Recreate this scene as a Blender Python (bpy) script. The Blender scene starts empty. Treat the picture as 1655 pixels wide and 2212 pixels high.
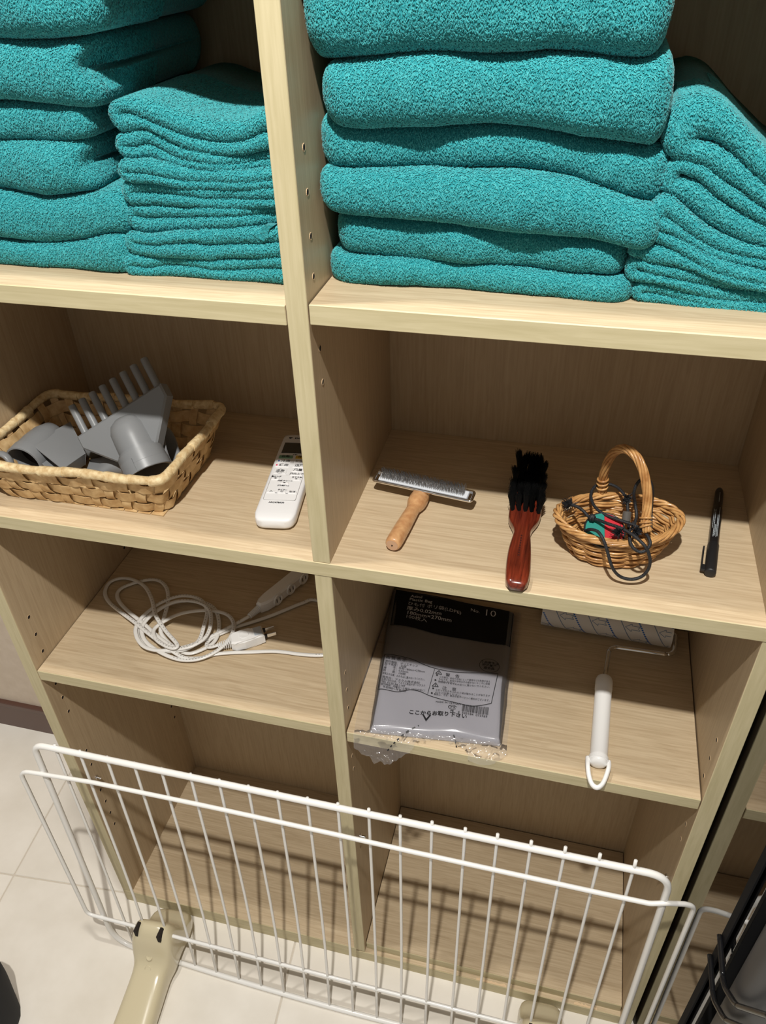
import bpy, bmesh, math, random
import numpy as np
from mathutils import Vector, Matrix, noise

# ---------------------------------------------------------------- camera
IW, IH, FPX = 1655, 2212, 1700.27
CAM = np.array([0.25129, -0.62022, 0.66330])
ROT = np.array([[0.9697568541, 0.2425561475, -0.0271690855],
                [-0.1256546460, 0.5915815052, 0.7963932651],
                [-0.2092428108, 0.7688939055, -0.6041685263]])   # rows: right, up, forward
scene = bpy.context.scene
COL = scene.collection
cam_data = bpy.data.cameras.new('camera')
cam_data.sensor_fit = 'HORIZONTAL'
cam_data.sensor_width = 36.0
cam_data.lens = 36.0 * FPX / IW
cam_data.clip_start = 0.02
cam = bpy.data.objects.new('camera', cam_data)
COL.objects.link(cam)
m = Matrix.Identity(4)
for i in range(3):
    m[i][0], m[i][1], m[i][2], m[i][3] = ROT[0][i], ROT[1][i], -ROT[2][i], CAM[i]
cam.matrix_world = m
scene.camera = cam
cam_data.dof.use_dof = False

# ---------------------------------------------------------------- world, lamps, exposure
world = bpy.data.worlds.new('room_light')
scene.world = world
world.use_nodes = True
bg = world.node_tree.nodes['Background']
bg.inputs[0].default_value = (1.0, 0.95, 0.88, 1)
bg.inputs[1].default_value = 0.25


def spot_lamp(name, loc, power, color, radius):
    d = bpy.data.lights.new(name, 'POINT')
    d.energy = power
    d.color = color
    d.shadow_soft_size = radius
    o = bpy.data.objects.new(name, d)
    o.location = loc
    COL.objects.link(o)
    return o


spot_lamp('ceiling_downlight', (0.183, -0.763, 1.646), 138.0, (1.0, 0.972, 0.915), 0.022)
spot_lamp('ceiling_downlight', (-0.32, -0.088, 1.646), 52.0, (1.0, 0.972, 0.915), 0.03)

scene.view_settings.view_transform = 'Standard'
scene.view_settings.look = 'None'
scene.view_settings.gamma = 1.0
scene.view_settings.use_curve_mapping = False
scene.view_settings.exposure = 0.0
scene.cycles.max_bounces = 10
scene.cycles.transparent_max_bounces = 24
scene.cycles.sample_clamp_indirect = 3.0
scene.cycles.use_denoising = True

# ---------------------------------------------------------------- helpers
rng = random.Random(7)
npr = np.random.RandomState(11)


def ray(u):
    return ROT.T @ np.array([(u[0] - IW / 2) / FPX, -(u[1] - IH / 2) / FPX, 1.0])


def onx(u, x):
    d = ray(u)
    return CAM + d * (x - CAM[0]) / d[0]


def ony(u, y):
    d = ray(u)
    return CAM + d * (y - CAM[1]) / d[1]


def onz(u, z):
    d = ray(u)
    return CAM + d * (z - CAM[2]) / d[2]


def srgb(r, g, b):
    f = lambda c: (c / 12.92 if c <= 0.04045 else ((c + 0.055) / 1.055) ** 2.4)
    return (f(r / 255), f(g / 255), f(b / 255), 1)


class MB:
    """collects vertices and faces; build() links them as ONE mesh object"""

    def __init__(self):
        self.v, self.f, self.n = [], [], 0

    def add(self, v, f):
        v = np.asarray(v, float).reshape(-1, 3)
        self.v.append(v)
        o = self.n
        self.f.extend([tuple(i + o for i in q) for q in f])
        self.n += len(v)
        return self

    def box(self, lo, hi, M=None):
        x0, y0, z0 = lo
        x1, y1, z1 = hi
        v = np.array([(x0, y0, z0), (x1, y0, z0), (x1, y1, z0), (x0, y1, z0), (x0, y0, z1), (x1, y0, z1), (x1, y1, z1), (x0, y1, z1)], float)
        if M is not None:
            v = xf(M, v)
        return self.add(v, [(3, 2, 1, 0), (4, 5, 6, 7), (0, 1, 5, 4), (1, 2, 6, 5), (2, 3, 7, 6), (3, 0, 4, 7)])

    def tube(self, pts, r, seg=8, closed=False, caps=True, flat=1.0, up=(0, 0, 1), twist=0.0):
        v, f = tube_vf(pts, r, seg, closed, caps, flat, up, twist)
        return self.add(v, f)

    def lathe(self, prof, seg=24, M=None, caps=True):
        """prof: (radius, height) pairs about +Z"""
        v, f = [], []
        for r, h in prof:
            for k in range(seg):
                a = 2 * math.pi * k / seg
                v.append((r * math.cos(a), r * math.sin(a), h))
        n = len(prof)
        for i in range(n - 1):
            for k in range(seg):
                k2 = (k + 1) % seg
                f.append((i * seg + k, i * seg + k2, (i + 1) * seg + k2, (i + 1) * seg + k))
        if caps:
            f.append(tuple(range(seg))[::-1])
            f.append(tuple((n - 1) * seg + k for k in range(seg)))
        v = np.array(v)
        if M is not None:
            v = xf(M, v)
        return self.add(v, f)

    def prism(self, poly, z0, z1, M=None, inset=0.0):
        """flat outline (counter clockwise) given a thickness, optional chamfer"""
        p = np.array(poly, float)
        n = len(p)
        rings = []
        if inset > 0:
            c = inset_poly(p, inset)
            h = min(inset, (z1 - z0) / 2)
            rings = [(c, z0), (p, z0 + h), (p, z1 - h), (c, z1)]
        else:
            rings = [(p, z0), (p, z1)]
        v = np.vstack([np.c_[q, np.full(n, z)] for q, z in rings])
        f = []
        for i in range(len(rings) - 1):
            for k in range(n):
                k2 = (k + 1) % n
                f.append((i * n + k, i * n + k2, (i + 1) * n + k2, (i + 1) * n + k))
        f.append(tuple(range(n))[::-1])
        f.append(tuple((len(rings) - 1) * n + k for k in range(n)))
        if M is not None:
            v = xf(M, v)
        return self.add(v, f)

    def build(self, name, mat, parent=None, smooth=False, auto=None):
        me = bpy.data.meshes.new(name)
        v = np.vstack(self.v) if self.v else np.zeros((0, 3))
        me.from_pydata(v.tolist(), [], self.f)
        if smooth or auto:
            me.polygons.foreach_set('use_smooth', [True] * len(me.polygons))
        if auto:
            me.set_sharp_from_angle(angle=math.radians(auto))
        me.update()
        o = bpy.data.objects.new(name, me)
        COL.objects.link(o)
        if mat:
            me.materials.append(mat)
        if parent is not None:
            o.parent = parent
            o.matrix_parent_inverse = parent_inv(parent)
        return o


def parent_inv(p):
    return p.matrix_basis.inverted() if p.parent is None else Matrix.Identity(4)


def inset_poly(p, d):
    n = len(p)
    out = []
    for i in range(n):
        a, b, c = p[i - 1], p[i], p[(i + 1) % n]
        e1 = (b - a) / (np.linalg.norm(b - a) + 1e-12)
        e2 = (c - b) / (np.linalg.norm(c - b) + 1e-12)
        n1 = np.array([-e1[1], e1[0]])
        n2 = np.array([-e2[1], e2[0]])
        k = n1 + n2
        k /= max(1e-6, 1 + n1 @ n2)
        out.append(b + k * d)
    return np.array(out)


def xf(M, v):
    M = np.array(M)
    return np.asarray(v) @ M[:3, :3].T + M[:3, 3]


def frame(o, x, y=None, z=None):
    """matrix from origin and the x axis plus a hint for y or z"""
    x = np.array(x, float)
    x /= np.linalg.norm(x)
    if z is not None:
        z = np.array(z, float)
        y = np.cross(z, x)
        y /= np.linalg.norm(y)
        z = np.cross(x, y)
    else:
        y = np.array(y, float)
        z = np.cross(x, y)
        z /= np.linalg.norm(z)
        y = np.cross(z, x)
    M = np.eye(4)
    M[:3, 0], M[:3, 1], M[:3, 2], M[:3, 3] = x, y, z, o
    return M


def axis_frame(a, b):
    """matrix whose Z runs from a to b"""
    z = np.array(b, float) - np.array(a, float)
    z /= np.linalg.norm(z)
    h = np.array([1, 0, 0]) if abs(z[0]) < 0.8 else np.array([0, 1, 0])
    x = np.cross(h, z)
    x /= np.linalg.norm(x)
    y = np.cross(z, x)
    M = np.eye(4)
    M[:3, 0], M[:3, 1], M[:3, 2], M[:3, 3] = x, y, z, a
    return M


def tube_vf(pts, r, seg=8, closed=False, caps=True, flat=1.0, up=(0, 0, 1), twist=0.0):
    P = np.array(pts, float)
    n = len(P)
    R = np.full(n, r) if np.isscalar(r) else np.array(r, float)
    if closed:
        T = np.roll(P, -1, 0) - np.roll(P, 1, 0)
    else:
        T = np.gradient(P, axis=0)
    T /= np.linalg.norm(T, axis=1)[:, None] + 1e-12
    if flat != 1.0:
        U = np.tile(np.array(up, float), (n, 1))
    else:
        U = np.empty((n, 3))
        u = np.array([0, 0, 1.0]) if abs(T[0][2]) < 0.9 else np.array([1.0, 0, 0])
        for i in range(n):
            u = u - T[i] * (u @ T[i])
            u /= np.linalg.norm(u) + 1e-12
            U[i] = u
    B = np.cross(T, U)
    B /= np.linalg.norm(B, axis=1)[:, None] + 1e-12
    U = np.cross(B, T)
    a = np.arange(seg) * 2 * math.pi / seg
    ang = a[None, :] + (np.arange(n) * twist)[:, None]
    v = P[:, None, :] + R[:, None, None] * (np.cos(ang)[..., None] * B[:, None, :] + flat * np.sin(ang)[..., None] * U[:, None, :])
    f = []
    for i in range(n if closed else n - 1):
        j = (i + 1) % n
        for k in range(seg):
            k2 = (k + 1) % seg
            f.append((i * seg + k, i * seg + k2, j * seg + k2, j * seg + k))
    if caps and not closed:
        f.append(tuple(range(seg))[::-1])
        f.append(tuple((n - 1) * seg + k for k in range(seg)))
    return v.reshape(-1, 3), f


def smooth_path(pts, n=8, closed=False):
    """Catmull-Rom through the points"""
    P = [np.array(p, float) for p in pts]
    m_ = len(P)
    out = []
    rngk = range(m_ if closed else m_ - 1)
    for i in rngk:
        if closed:
            p0, p1, p2, p3 = P[i - 1], P[i], P[(i + 1) % m_], P[(i + 2) % m_]
        else:
            p0, p1, p2, p3 = P[max(i - 1, 0)], P[i], P[i + 1], P[min(i + 2, m_ - 1)]
        for k in range(n):
            t = k / n
            out.append(0.5 * ((2 * p1) + (-p0 + p2) * t + (2 * p0 - 5 * p1 + 4 * p2 - p3) * t * t + (-p0 + 3 * p1 - 3 * p2 + p3) * t ** 3))
    if not closed:
        out.append(P[-1])
    return np.array(out)


def round_corners(pts, rad, n=6, closed=True):
    P = [np.array(p, float) for p in pts]
    out = []
    m_ = len(P)
    for i in range(m_):
        if not closed and i in (0, m_ - 1):
            out.append(P[i])
            continue
        a, b, c = P[i - 1], P[i], P[(i + 1) % m_]
        r = rad if np.isscalar(rad) else rad[i]
        e1 = (a - b) / np.linalg.norm(a - b)
        e2 = (c - b) / np.linalg.norm(c - b)
        s, t = b + e1 * r, b + e2 * r
        for k in range(n + 1):
            w = k / n
            out.append((1 - w) ** 2 * s + 2 * w * (1 - w) * b + w * w * t)
    return np.array(out)


def rbox_vf(lo, hi, r, seg=3):
    """box with rounded edges"""
    bm = bmesh.new()
    bmesh.ops.create_cube(bm, size=1.0)
    lo = np.array(lo, float)
    hi = np.array(hi, float)
    for v in bm.verts:
        v.co = Vector([(lo[i] + hi[i]) / 2 + v.co[i] * (hi[i] - lo[i]) for i in range(3)])
    bmesh.ops.bevel(bm, geom=list(bm.edges), offset=r, segments=seg, profile=0.5, affect='EDGES', clamp_overlap=True)
    bm.verts.ensure_lookup_table()
    v = np.array([q.co[:] for q in bm.verts])
    f = [tuple(x.index for x in q.verts) for q in bm.faces]
    bm.free()
    return v, f


def rbox(mb, lo, hi, r, seg=2, M=None):
    v, f = rbox_vf(lo, hi, r, seg)
    if M is not None:
        v = xf(M, v)
    return mb.add(v, f)


def text_vf(s, size, spacing=1.0, align='CENTER', bold=0.0, width=None):
    cu = bpy.data.curves.new('tmp_text', 'FONT')
    cu.body = s
    cu.size = size
    cu.align_x = align
    cu.align_y = 'CENTER'
    cu.space_character = spacing
    cu.resolution_u = 2
    cu.offset = bold
    o = bpy.data.objects.new('tmp_text', cu)
    COL.objects.link(o)
    dg = bpy.context.evaluated_depsgraph_get()
    me = bpy.data.meshes.new_from_object(o.evaluated_get(dg))
    v = np.array([q.co[:] for q in me.vertices]).reshape(-1, 3)
    f = [tuple(p.vertices) for p in me.polygons]
    bpy.data.objects.remove(o)
    bpy.data.curves.remove(cu)
    bpy.data.meshes.remove(me)
    if width and len(v):
        w = v[:, 0].max() - v[:, 0].min()
        v[:, 0] *= width / w
    return v, f


def put_text(mb, s, x, y, size, align='CENTER', fn=None, spacing=1.0, bold=0.0, width=None, sy=1.0):
    """text laid in the (x, y) plane of a label; fn maps (n,2) -> (n,3)"""
    v, f = text_vf(s, size, spacing, align, bold, width)
    if len(v) == 0:
        return
    p = np.c_[v[:, 0] + x, v[:, 1] * sy + y]
    mb.add(fn(p), f)


def tag(o, label=None, cat=None, group=None, kind=None):
    if label:
        o['label'] = label
    if cat:
        o['category'] = cat
    if group:
        o['group'] = group
    if kind:
        o['kind'] = kind
    return o


def empty(name, loc, label, cat, group=None):
    o = bpy.data.objects.new(name, None)
    o.empty_display_size = 0.02
    o.location = loc
    COL.objects.link(o)
    return tag(o, label, cat, group)


# ---------------------------------------------------------------- materials
def new_mat(name, color=(0.8, 0.8, 0.8, 1), rough=0.5, metal=0.0, spec=0.5, coat=0.0, sheen=0.0):
    mt = bpy.data.materials.new(name)
    mt.use_nodes = True
    b = mt.node_tree.nodes['Principled BSDF']
    b.inputs['Base Color'].default_value = color
    b.inputs['Roughness'].default_value = rough
    b.inputs['Metallic'].default_value = metal
    b.inputs['Specular IOR Level'].default_value = spec
    b.inputs['Coat Weight'].default_value = coat
    if coat:
        b.inputs['Coat Roughness'].default_value = 0.08
    if sheen:
        b.inputs['Sheen Weight'].default_value = sheen
    return mt


def nodes(mt):
    nt = mt.node_tree
    return nt, nt.nodes, nt.links, nt.nodes['Principled BSDF']


def add_noise_color(mt, c1, c2, scale=(1, 1, 1), nscale=20.0, detail=4.0, pos=(0.3, 0.7), bump=0.0, bump_dist=0.001, coord='Object', mid=None, distort=0.0, rough=0.55):
    nt, N, L, b = nodes(mt)
    tc = N.new('ShaderNodeTexCoord')
    mp = N.new('ShaderNodeMapping')
    mp.inputs['Scale'].default_value = scale
    nz = N.new('ShaderNodeTexNoise')
    nz.inputs['Scale'].default_value = nscale
    nz.inputs['Detail'].default_value = detail
    nz.inputs['Roughness'].default_value = rough
    nz.inputs['Distortion'].default_value = distort
    cr = N.new('ShaderNodeValToRGB')
    cr.color_ramp.elements[0].position = pos[0]
    cr.color_ramp.elements[1].position = pos[1]
    cr.color_ramp.elements[0].color = c1
    cr.color_ramp.elements[1].color = c2
    if mid:
        e = cr.color_ramp.elements.new((pos[0] + pos[1]) / 2)
        e.color = mid
    L.new(tc.outputs[coord], mp.inputs[0])
    L.new(mp.outputs[0], nz.inputs[0])
    L.new(nz.outputs[0], cr.inputs[0])
    L.new(cr.outputs[0], b.inputs['Base Color'])
    if bump:
        bp = N.new('ShaderNodeBump')
        bp.inputs['Strength'].default_value = bump
        bp.inputs['Distance'].default_value = bump_dist
        L.new(nz.outputs[0], bp.inputs['Height'])
        L.new(bp.outputs[0], b.inputs['Normal'])
    return mt


def wood_laminate(name, grain, dark, light, rough=0.42, across=150.0):
    """pale ash print: fine streaks running along the grain axis plus slow cathedral waves"""
    mt = new_mat(name, light, rough, spec=0.35)
    nt, N, L, b = nodes(mt)
    tc = N.new('ShaderNodeTexCoord')
    mp = N.new('ShaderNodeMapping')
    sc = [across] * 3
    sc['xyz'.index(grain)] = 4.0
    mp.inputs['Scale'].default_value = sc
    fine = N.new('ShaderNodeTexNoise')
    fine.inputs['Scale'].default_value = 2.2
    fine.inputs['Detail'].default_value = 6
    fine.inputs['Roughness'].default_value = 0.6
    mp2 = N.new('ShaderNodeMapping')
    sc2 = [34.0] * 3
    sc2['xyz'.index(grain)] = 3.4
    mp2.inputs['Scale'].default_value = sc2
    slow = N.new('ShaderNodeTexNoise')
    slow.inputs['Scale'].default_value = 2.4
    slow.inputs['Detail'].default_value = 3
    slow.inputs['Distortion'].default_value = 0.6
    wv = N.new('ShaderNodeMath')
    wv.operation = 'SINE'
    mu = N.new('ShaderNodeMath')
    mu.operation = 'MULTIPLY'
    mu.inputs[1].default_value = 26.0
    sw = N.new('ShaderNodeMath')
    sw.operation = 'MULTIPLY_ADD'
    sw.inputs[1].default_value = 0.07
    L.new(tc.outputs['Object'], mp.inputs[0])
    L.new(tc.outputs['Object'], mp2.inputs[0])
    L.new(mp.outputs[0], fine.inputs[0])
    L.new(mp2.outputs[0], slow.inputs[0])
    L.new(slow.outputs[0], mu.inputs[0])
    L.new(mu.outputs[0], wv.inputs[0])
    L.new(wv.outputs[0], sw.inputs[0])
    L.new(fine.outputs[0], sw.inputs[2])
    cr = N.new('ShaderNodeValToRGB')
    cr.color_ramp.elements[0].position = 0.28
    cr.color_ramp.elements[1].position = 0.68
    cr.color_ramp.elements[0].color = dark
    cr.color_ramp.elements[1].color = light
    L.new(sw.outputs[0], cr.inputs[0])
    L.new(cr.outputs[0], b.inputs['Base Color'])
    bp = N.new('ShaderNodeBump')
    bp.inputs['Strength'].default_value = 0.12
    bp.inputs['Distance'].default_value = 0.0006
    L.new(fine.outputs[0], bp.inputs['Height'])
    L.new(bp.outputs[0], b.inputs['Normal'])
    return mt


M = {}
W_D, W_L = srgb(181, 159, 128), srgb(203, 183, 152)
M['wood_x'] = wood_laminate('ash_laminate_shelf', 'x', W_D, W_L)
M['wood_z'] = wood_laminate('ash_laminate_upright', 'z', srgb(174, 152, 122), srgb(188, 167, 136))
M['edge_x'] = wood_laminate('edge_banding_shelf', 'x', srgb(188, 176, 138), srgb(202, 190, 154), 0.5, 90)
M['edge_z'] = wood_laminate('edge_banding_upright', 'z', srgb(188, 176, 138), srgb(202, 190, 154), 0.5, 90)
M['dark_hole'] = new_mat('hole_dark', srgb(30, 20, 12), 0.9)  # near-black colour standing in for the shade inside openings
M['raw_wood'] = new_mat('raw_chipboard', srgb(214, 186, 150), 0.8)
M['white_wire'] = new_mat('white_coated_wire', srgb(238, 236, 232), 0.32, coat=0.2)
M['steel'] = new_mat('chrome_steel', (0.75, 0.75, 0.76, 1), 0.18, metal=1.0)
M['black_gloss'] = new_mat('black_gloss_metal', (0.008, 0.008, 0.009, 1), 0.2, spec=0.4)
M['black_matte'] = new_mat('black_matte_plastic', (0.012, 0.012, 0.013, 1), 0.45)
M['white_plastic'] = new_mat('white_plastic', srgb(240, 239, 237), 0.28, coat=0.15)
M['ink_black'] = new_mat('black_print', (0.01, 0.01, 0.012, 1), 0.6)
M['ink_white'] = new_mat('white_print', srgb(215, 215, 215), 0.6)
# ================================================================ room
FLOOR = -0.870
XL, XR, T, D = -0.4477, 0.4713, 0.020, 0.2916
ZA, ZAR, HA = 0.3908, 0.3935, 0.0188
ZB, HB = 0.0943, 0.0192
ZCL, ZCR, HC = -0.1978, -0.2028, 0.0193
ZFL, ZFR = -0.8335, -0.8214
ZTOP = 0.672

tile = new_mat('cream_tile', srgb(222, 213, 199), 0.28, spec=0.4)
add_noise_color(tile, srgb(224, 217, 205), srgb(236, 230, 220), (1, 1, 1), 9.0, 5.0, (0.3, 0.65))
grout = new_mat('tile_joint', srgb(206, 197, 183), 0.8)
wallm = new_mat('plaster_wall', srgb(206, 190, 172), 0.85)
add_noise_color(wallm, srgb(200, 184, 166), srgb(210, 195, 178), (1, 1, 1), 40.0, 4.0, (0.3, 0.7), bump=0.1, bump_dist=0.001)
skirt = new_mat('dark_brown_skirting', srgb(84, 56, 46), 0.35, coat=0.2)

fl = MB().box((-2.2, -2.4, FLOOR - 0.05), (2.2, D + 0.034, FLOOR - 0.0025)).build('floor', grout)
tag(fl, kind='structure')
# square tiles laid a little off the cabinet's axis; the joints are gaps between them
ga, gb = onz((0, 1958), FLOOR), onz((152, 1680), FLOOR)
th = math.atan2(gb[1] - ga[1], gb[0] - ga[0]) - math.pi / 2
ex = np.array([math.cos(th), math.sin(th)])
ey = np.array([-math.sin(th), math.cos(th)])
cross = onz((30, 1890), FLOOR)[:2]
TS = 0.60
tile_mesh = None
for i in range(-4, 5):
    for j in range(-4, 5):
        o2 = cross + ex * i * TS + ey * j * TS
        c2 = o2 + (ex + ey) * TS / 2
        if c2[1] > 0.62 or c2[1] < -1.9 or abs(c2[0]) > 1.9:
            continue
        if tile_mesh is None:
            v, f = rbox_vf((0.0012, 0.0012, -0.006), (TS - 0.0012, TS - 0.0012, 0.0), 0.0012, 1)
            tile_mesh = MB().add(v, f).build('tile', tile)
            to = tile_mesh
        else:
            to = tile_mesh.copy()
            COL.objects.link(to)
        to.location = (o2[0], o2[1], FLOOR)
        to.rotation_euler = (0, 0, th)
        to.parent = fl
YW = D + 0.034
wl = MB().box((-2.4, YW, FLOOR - 0.05), (2.4, YW + 0.06, 1.75)).build('wall_back', wallm)
tag(wl, kind='structure')
bb = MB().box((-2.2, YW - 0.008, FLOOR), (2.2, YW + 0.002, FLOOR + 0.078))
rbox(bb, (-2.2, YW - 0.011, FLOOR + 0.074), (2.2, YW + 0.002, FLOOR + 0.09), 0.003, 2)
tag(bb.build('baseboard_back', skirt), kind='structure')

# ================================================================ shelving cabinet
cab = empty('shelving_cabinet', (0.01, D / 2, FLOOR), 'pale ash shelving cabinet with two columns of open shelves against the wall', 'cabinet')


def board(name, lo, hi, body, edge, r=0.0008):
    """a laminated board: body with a thin edge band on its front"""
    b = MB()
    rbox(b, (lo[0], lo[1] + 0.0012, lo[2]), hi, 0.0005, 1)
    o = b.build(name, body, cab)
    e = MB()
    rbox(e, (lo[0], lo[1], lo[2]), (hi[0], lo[1] + 0.0014, hi[2]), 0.0006, 1)
    e.build('edge_band', edge, o)
    return o


wz, wx, ez, exm = M['wood_z'], M['wood_x'], M['edge_z'], M['edge_x']
ZM0 = ZB - HB
board('side_panel', (XL - T, 0, ZFL), (XL, D, ZM0), wz, ez)
board('side_panel', (XL - T, 0, ZB), (XL, D, ZTOP + 0.02), wz, ez)
board('side_panel', (XR, 0, FLOOR + 0.004), (XR + T, D, ZM0), wz, ez)
board('side_panel', (XR, 0, ZB), (XR + T, D, ZTOP + 0.02), wz, ez)
board('divider_panel', (0, 0, ZB), (T, D, ZTOP), wz, ez)
board('divider_panel', (0, 0, ZFL - 0.005), (T, D, ZM0), wz, ez)
board('middle_board', (XL - T, -0.001, ZM0), (XR + T, D, ZB), wx, exm)
board('top_board', (XL, 0, ZTOP), (XR, D, ZTOP + 0.02), wx, exm)
board('shelf_board', (XL + 0.001, 0.0005, ZA - HA), (-0.0012, D - 0.002, ZA), wx, exm)
board('shelf_board', (T + 0.0012, 0.0005, ZAR - HA), (XR - 0.001, D - 0.002, ZAR), wx, exm)
board('shelf_board', (XL + 0.001, 0.0005, ZCL - HC), (-0.001, D - 0.002, ZCL), wx, exm)
board('shelf_board', (T + 0.0015, 0.0005, ZCR - HC), (XR - 0.0015, D - 0.002, ZCR), wx, exm)
board('base_board', (XL - T, -0.0005, FLOOR), (0.004, D, ZFL), wx, exm)
board('base_board', (0.004, -0.0005, FLOOR), (XR, D, ZFL - 0.008), wx, exm)
board('shelf_board', (T + 0.001, 0.008, ZFL - 0.0075), (XR - 0.001, D - 0.002, ZFR), wx, exm)
MB().box((XL - T, D, FLOOR), (XR + T, D + 0.006, ZM0)).build('back_panel', wz, cab)
MB().box((XL - T, D, ZM0), (XR + T, D + 0.006, ZTOP + 0.02)).build('back_panel', wz, cab)

# worn, chipped laminate along the front of the boards
for (u0, u1, z, y0, dy, z1) in [((1030, 2107), (1095, 2120), ZFL - 0.0079, 0.0005, 0.006, 0), ((1240, 2165), (1290, 2176), ZFL - 0.0079, 0.001, 0.005, 0)]:
    a, b_ = onz(u0, z), onz(u1, z)
    n = 14
    top = [(a[0] + (b_[0] - a[0]) * k / n, y0 + dy * (0.5 + 0.5 * rng.random())) for k in range(n + 1)]
    bot = [(a[0] + (b_[0] - a[0]) * k / n, y0) for k in range(n, -1, -1)]
    MB().prism(bot[::-1] + top[::-1], z, z + 0.0003).build('wear_patch', M['raw_wood'], cab)

# peg holes: a near-black disc painted as the shade inside, plus a rim
hole_proto = None


def peg_hole(p, side):
    global hole_proto
    if hole_proto is None:
        hb = MB().lathe([(0.0029, 0.0), (0.0029, 0.0003)], 12)
        rim = MB()
        rim.tube([(0.0030 * math.cos(a), 0.0030 * math.sin(a), 0.0001) for a in np.linspace(0, 2 * math.pi, 13)[:-1]], 0.0003, 5, closed=True)
        hole_proto = hb.build('peg_hole', M['dark_hole'])
        r = rim.build('hole_rim', M['raw_wood'], hole_proto)
        h = hole_proto
        kids = [r]
    else:
        h = hole_proto.copy()
        COL.objects.link(h)
        for c in hole_proto.children[:1]:
            c2 = c.copy()
            COL.objects.link(c2)
            c2.parent = h
    h.rotation_euler = (0, math.pi / 2 * side, 0)
    h.location = Vector(p) - Vector(cab.location)
    h.parent = cab


holes_div = [(656, 318), (664, 415), (671, 510), (677, 597), (691, 752), (697, 825), (746, 1452), (749, 1490), (752, 1528), (761, 1632), (764, 1660), (779, 1830)]
for u in holes_div:
    p = onx(u, T)
    peg_hole((T + 0.0001, p[1], p[2]), 1)
holes_l = [(62, 1333), (77, 1370), (92, 1406), (120, 1476), (135, 1506), (148, 1536), (186, 1621), (197, 1651), (217, 1706), (228, 1730), (238, 1755), (247, 1779), (268, 1183), (370, 1526), (377, 1549)]
for u in holes_l:
    p = onx(u, XL)
    peg_hole((XL + 0.0001, p[1], p[2]), 1)
holes_r = [(1549, 1599), (1534, 1638), (1521, 1676), (1482, 1780), (1471, 1812)]
for u in holes_r:
    p = onx(u, XR)
    peg_hole((XR - 0.0001, p[1], p[2]), -1)


def shelf_pin(p, side):
    b = MB()
    Mx = axis_frame(p, (p[0] + side, p[1], p[2]))
    b.lathe([(0.0022, -0.001), (0.0022, 0.008), (0.0018, 0.009)], 12, Mx)
    b.lathe([(0.0042, 0.0), (0.0042, 0.0012), (0.0022, 0.0014)], 12, Mx)
    b.build('shelf_pin', M['steel'], cab, smooth=False, auto=40)


shelf_pin(tuple(onx((208, 1679), XL)), 1)
shelf_pin(tuple(onx((778, 1806), T)), 1)
shelf_pin(tuple(onx((1440, 1894), XR)), -1)
# ================================================================ wire gate panel standing in front of the lower shelves
gate = empty('wire_gate', (0.0, -0.068, FLOOR), 'white wire pet gate panel standing in front of the lower shelves', 'gate')


def gy(z):
    """the panel leans back very slightly: y for a height"""
    return -0.078 + (z - FLOOR) / 0.6 * 0.018


def ongate(u, dy=0.0):
    p = ony(u, -0.07)
    for _ in range(4):
        p = ony(u, gy(p[2]) + dy)
    return p


tl, tr = ongate((70, 1606)), ongate((1452, 1893))
zbot = FLOOR + 0.006
pts = []
corner = [np.array([tl[0], gy(tl[2]), tl[2] - 0.001]), np.array([tr[0], gy(tr[2]), tr[2] - 0.003]), np.array([tr[0] + 0.004, gy(zbot), zbot]), np.array([tl[0] - 0.008, gy(zbot), zbot])]
loop = round_corners(corner, [0.022, 0.03, 0.05, 0.05], 8)
# the bottom rail bows forwards a little between its corners
dense = []
for i in range(len(loop)):
    a, b_ = loop[i], loop[(i + 1) % len(loop)]
    L_ = np.linalg.norm(b_ - a)
    k = max(1, int(L_ / 0.03))
    for q in range(k):
        dense.append(a + (b_ - a) * q / k)
loop = np.array(dense)
mid = (loop[:, 0] - corner[3][0]) / (corner[2][0] - corner[3][0])
low = np.clip((FLOOR + 0.05 - loop[:, 2]) / 0.05, 0, 1)
loop[:, 1] -= 0.017 * low * np.clip(np.sin(np.pi * np.clip(mid, 0, 1)), 0, 1) ** 0.7
MB().tube(loop, 0.0047, 10, closed=True).build('frame_rod', M['white_wire'], gate, smooth=True)

# thinner second loop in front of the upright wires
R2 = 0.0034
dyf = -0.0066
p_in = [(41, 1664), (200, 1690), (440, 1740), (700, 1797), (900, 1842), (1100, 1886), (1300, 1930), (1405, 1952), (1440, 1951), (1480, 1953), (1502, 1958)]
top2 = [ongate(u, dyf) for u in p_in]
# its right end is bent back towards the cabinet
for k_, y_ in ((-3, -0.066), (-2, -0.053), (-1, -0.0465)):
    top2[k_] = ony(p_in[k_], y_)
top2[-1][0] = min(top2[-1][0], 0.4915)
right_x = top2[-1][0]
zb2 = ongate((700, 2106), dyf)[2]
bl2 = ongate((189, 1974), dyf)
br2 = np.array([right_x - 0.001, -0.056, zb2])
br3 = np.array([right_x - 0.035, gy(zb2) + dyf, zb2])
loop2 = round_corners(top2 + [br2, br3, bl2], [0.02] + [0.004] * 9 + [0.012, 0.014, 0.01, 0.014], 5)
MB().tube(loop2, R2, 8, closed=True).build('brace_rod', M['white_wire'], gate, smooth=True)

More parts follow.
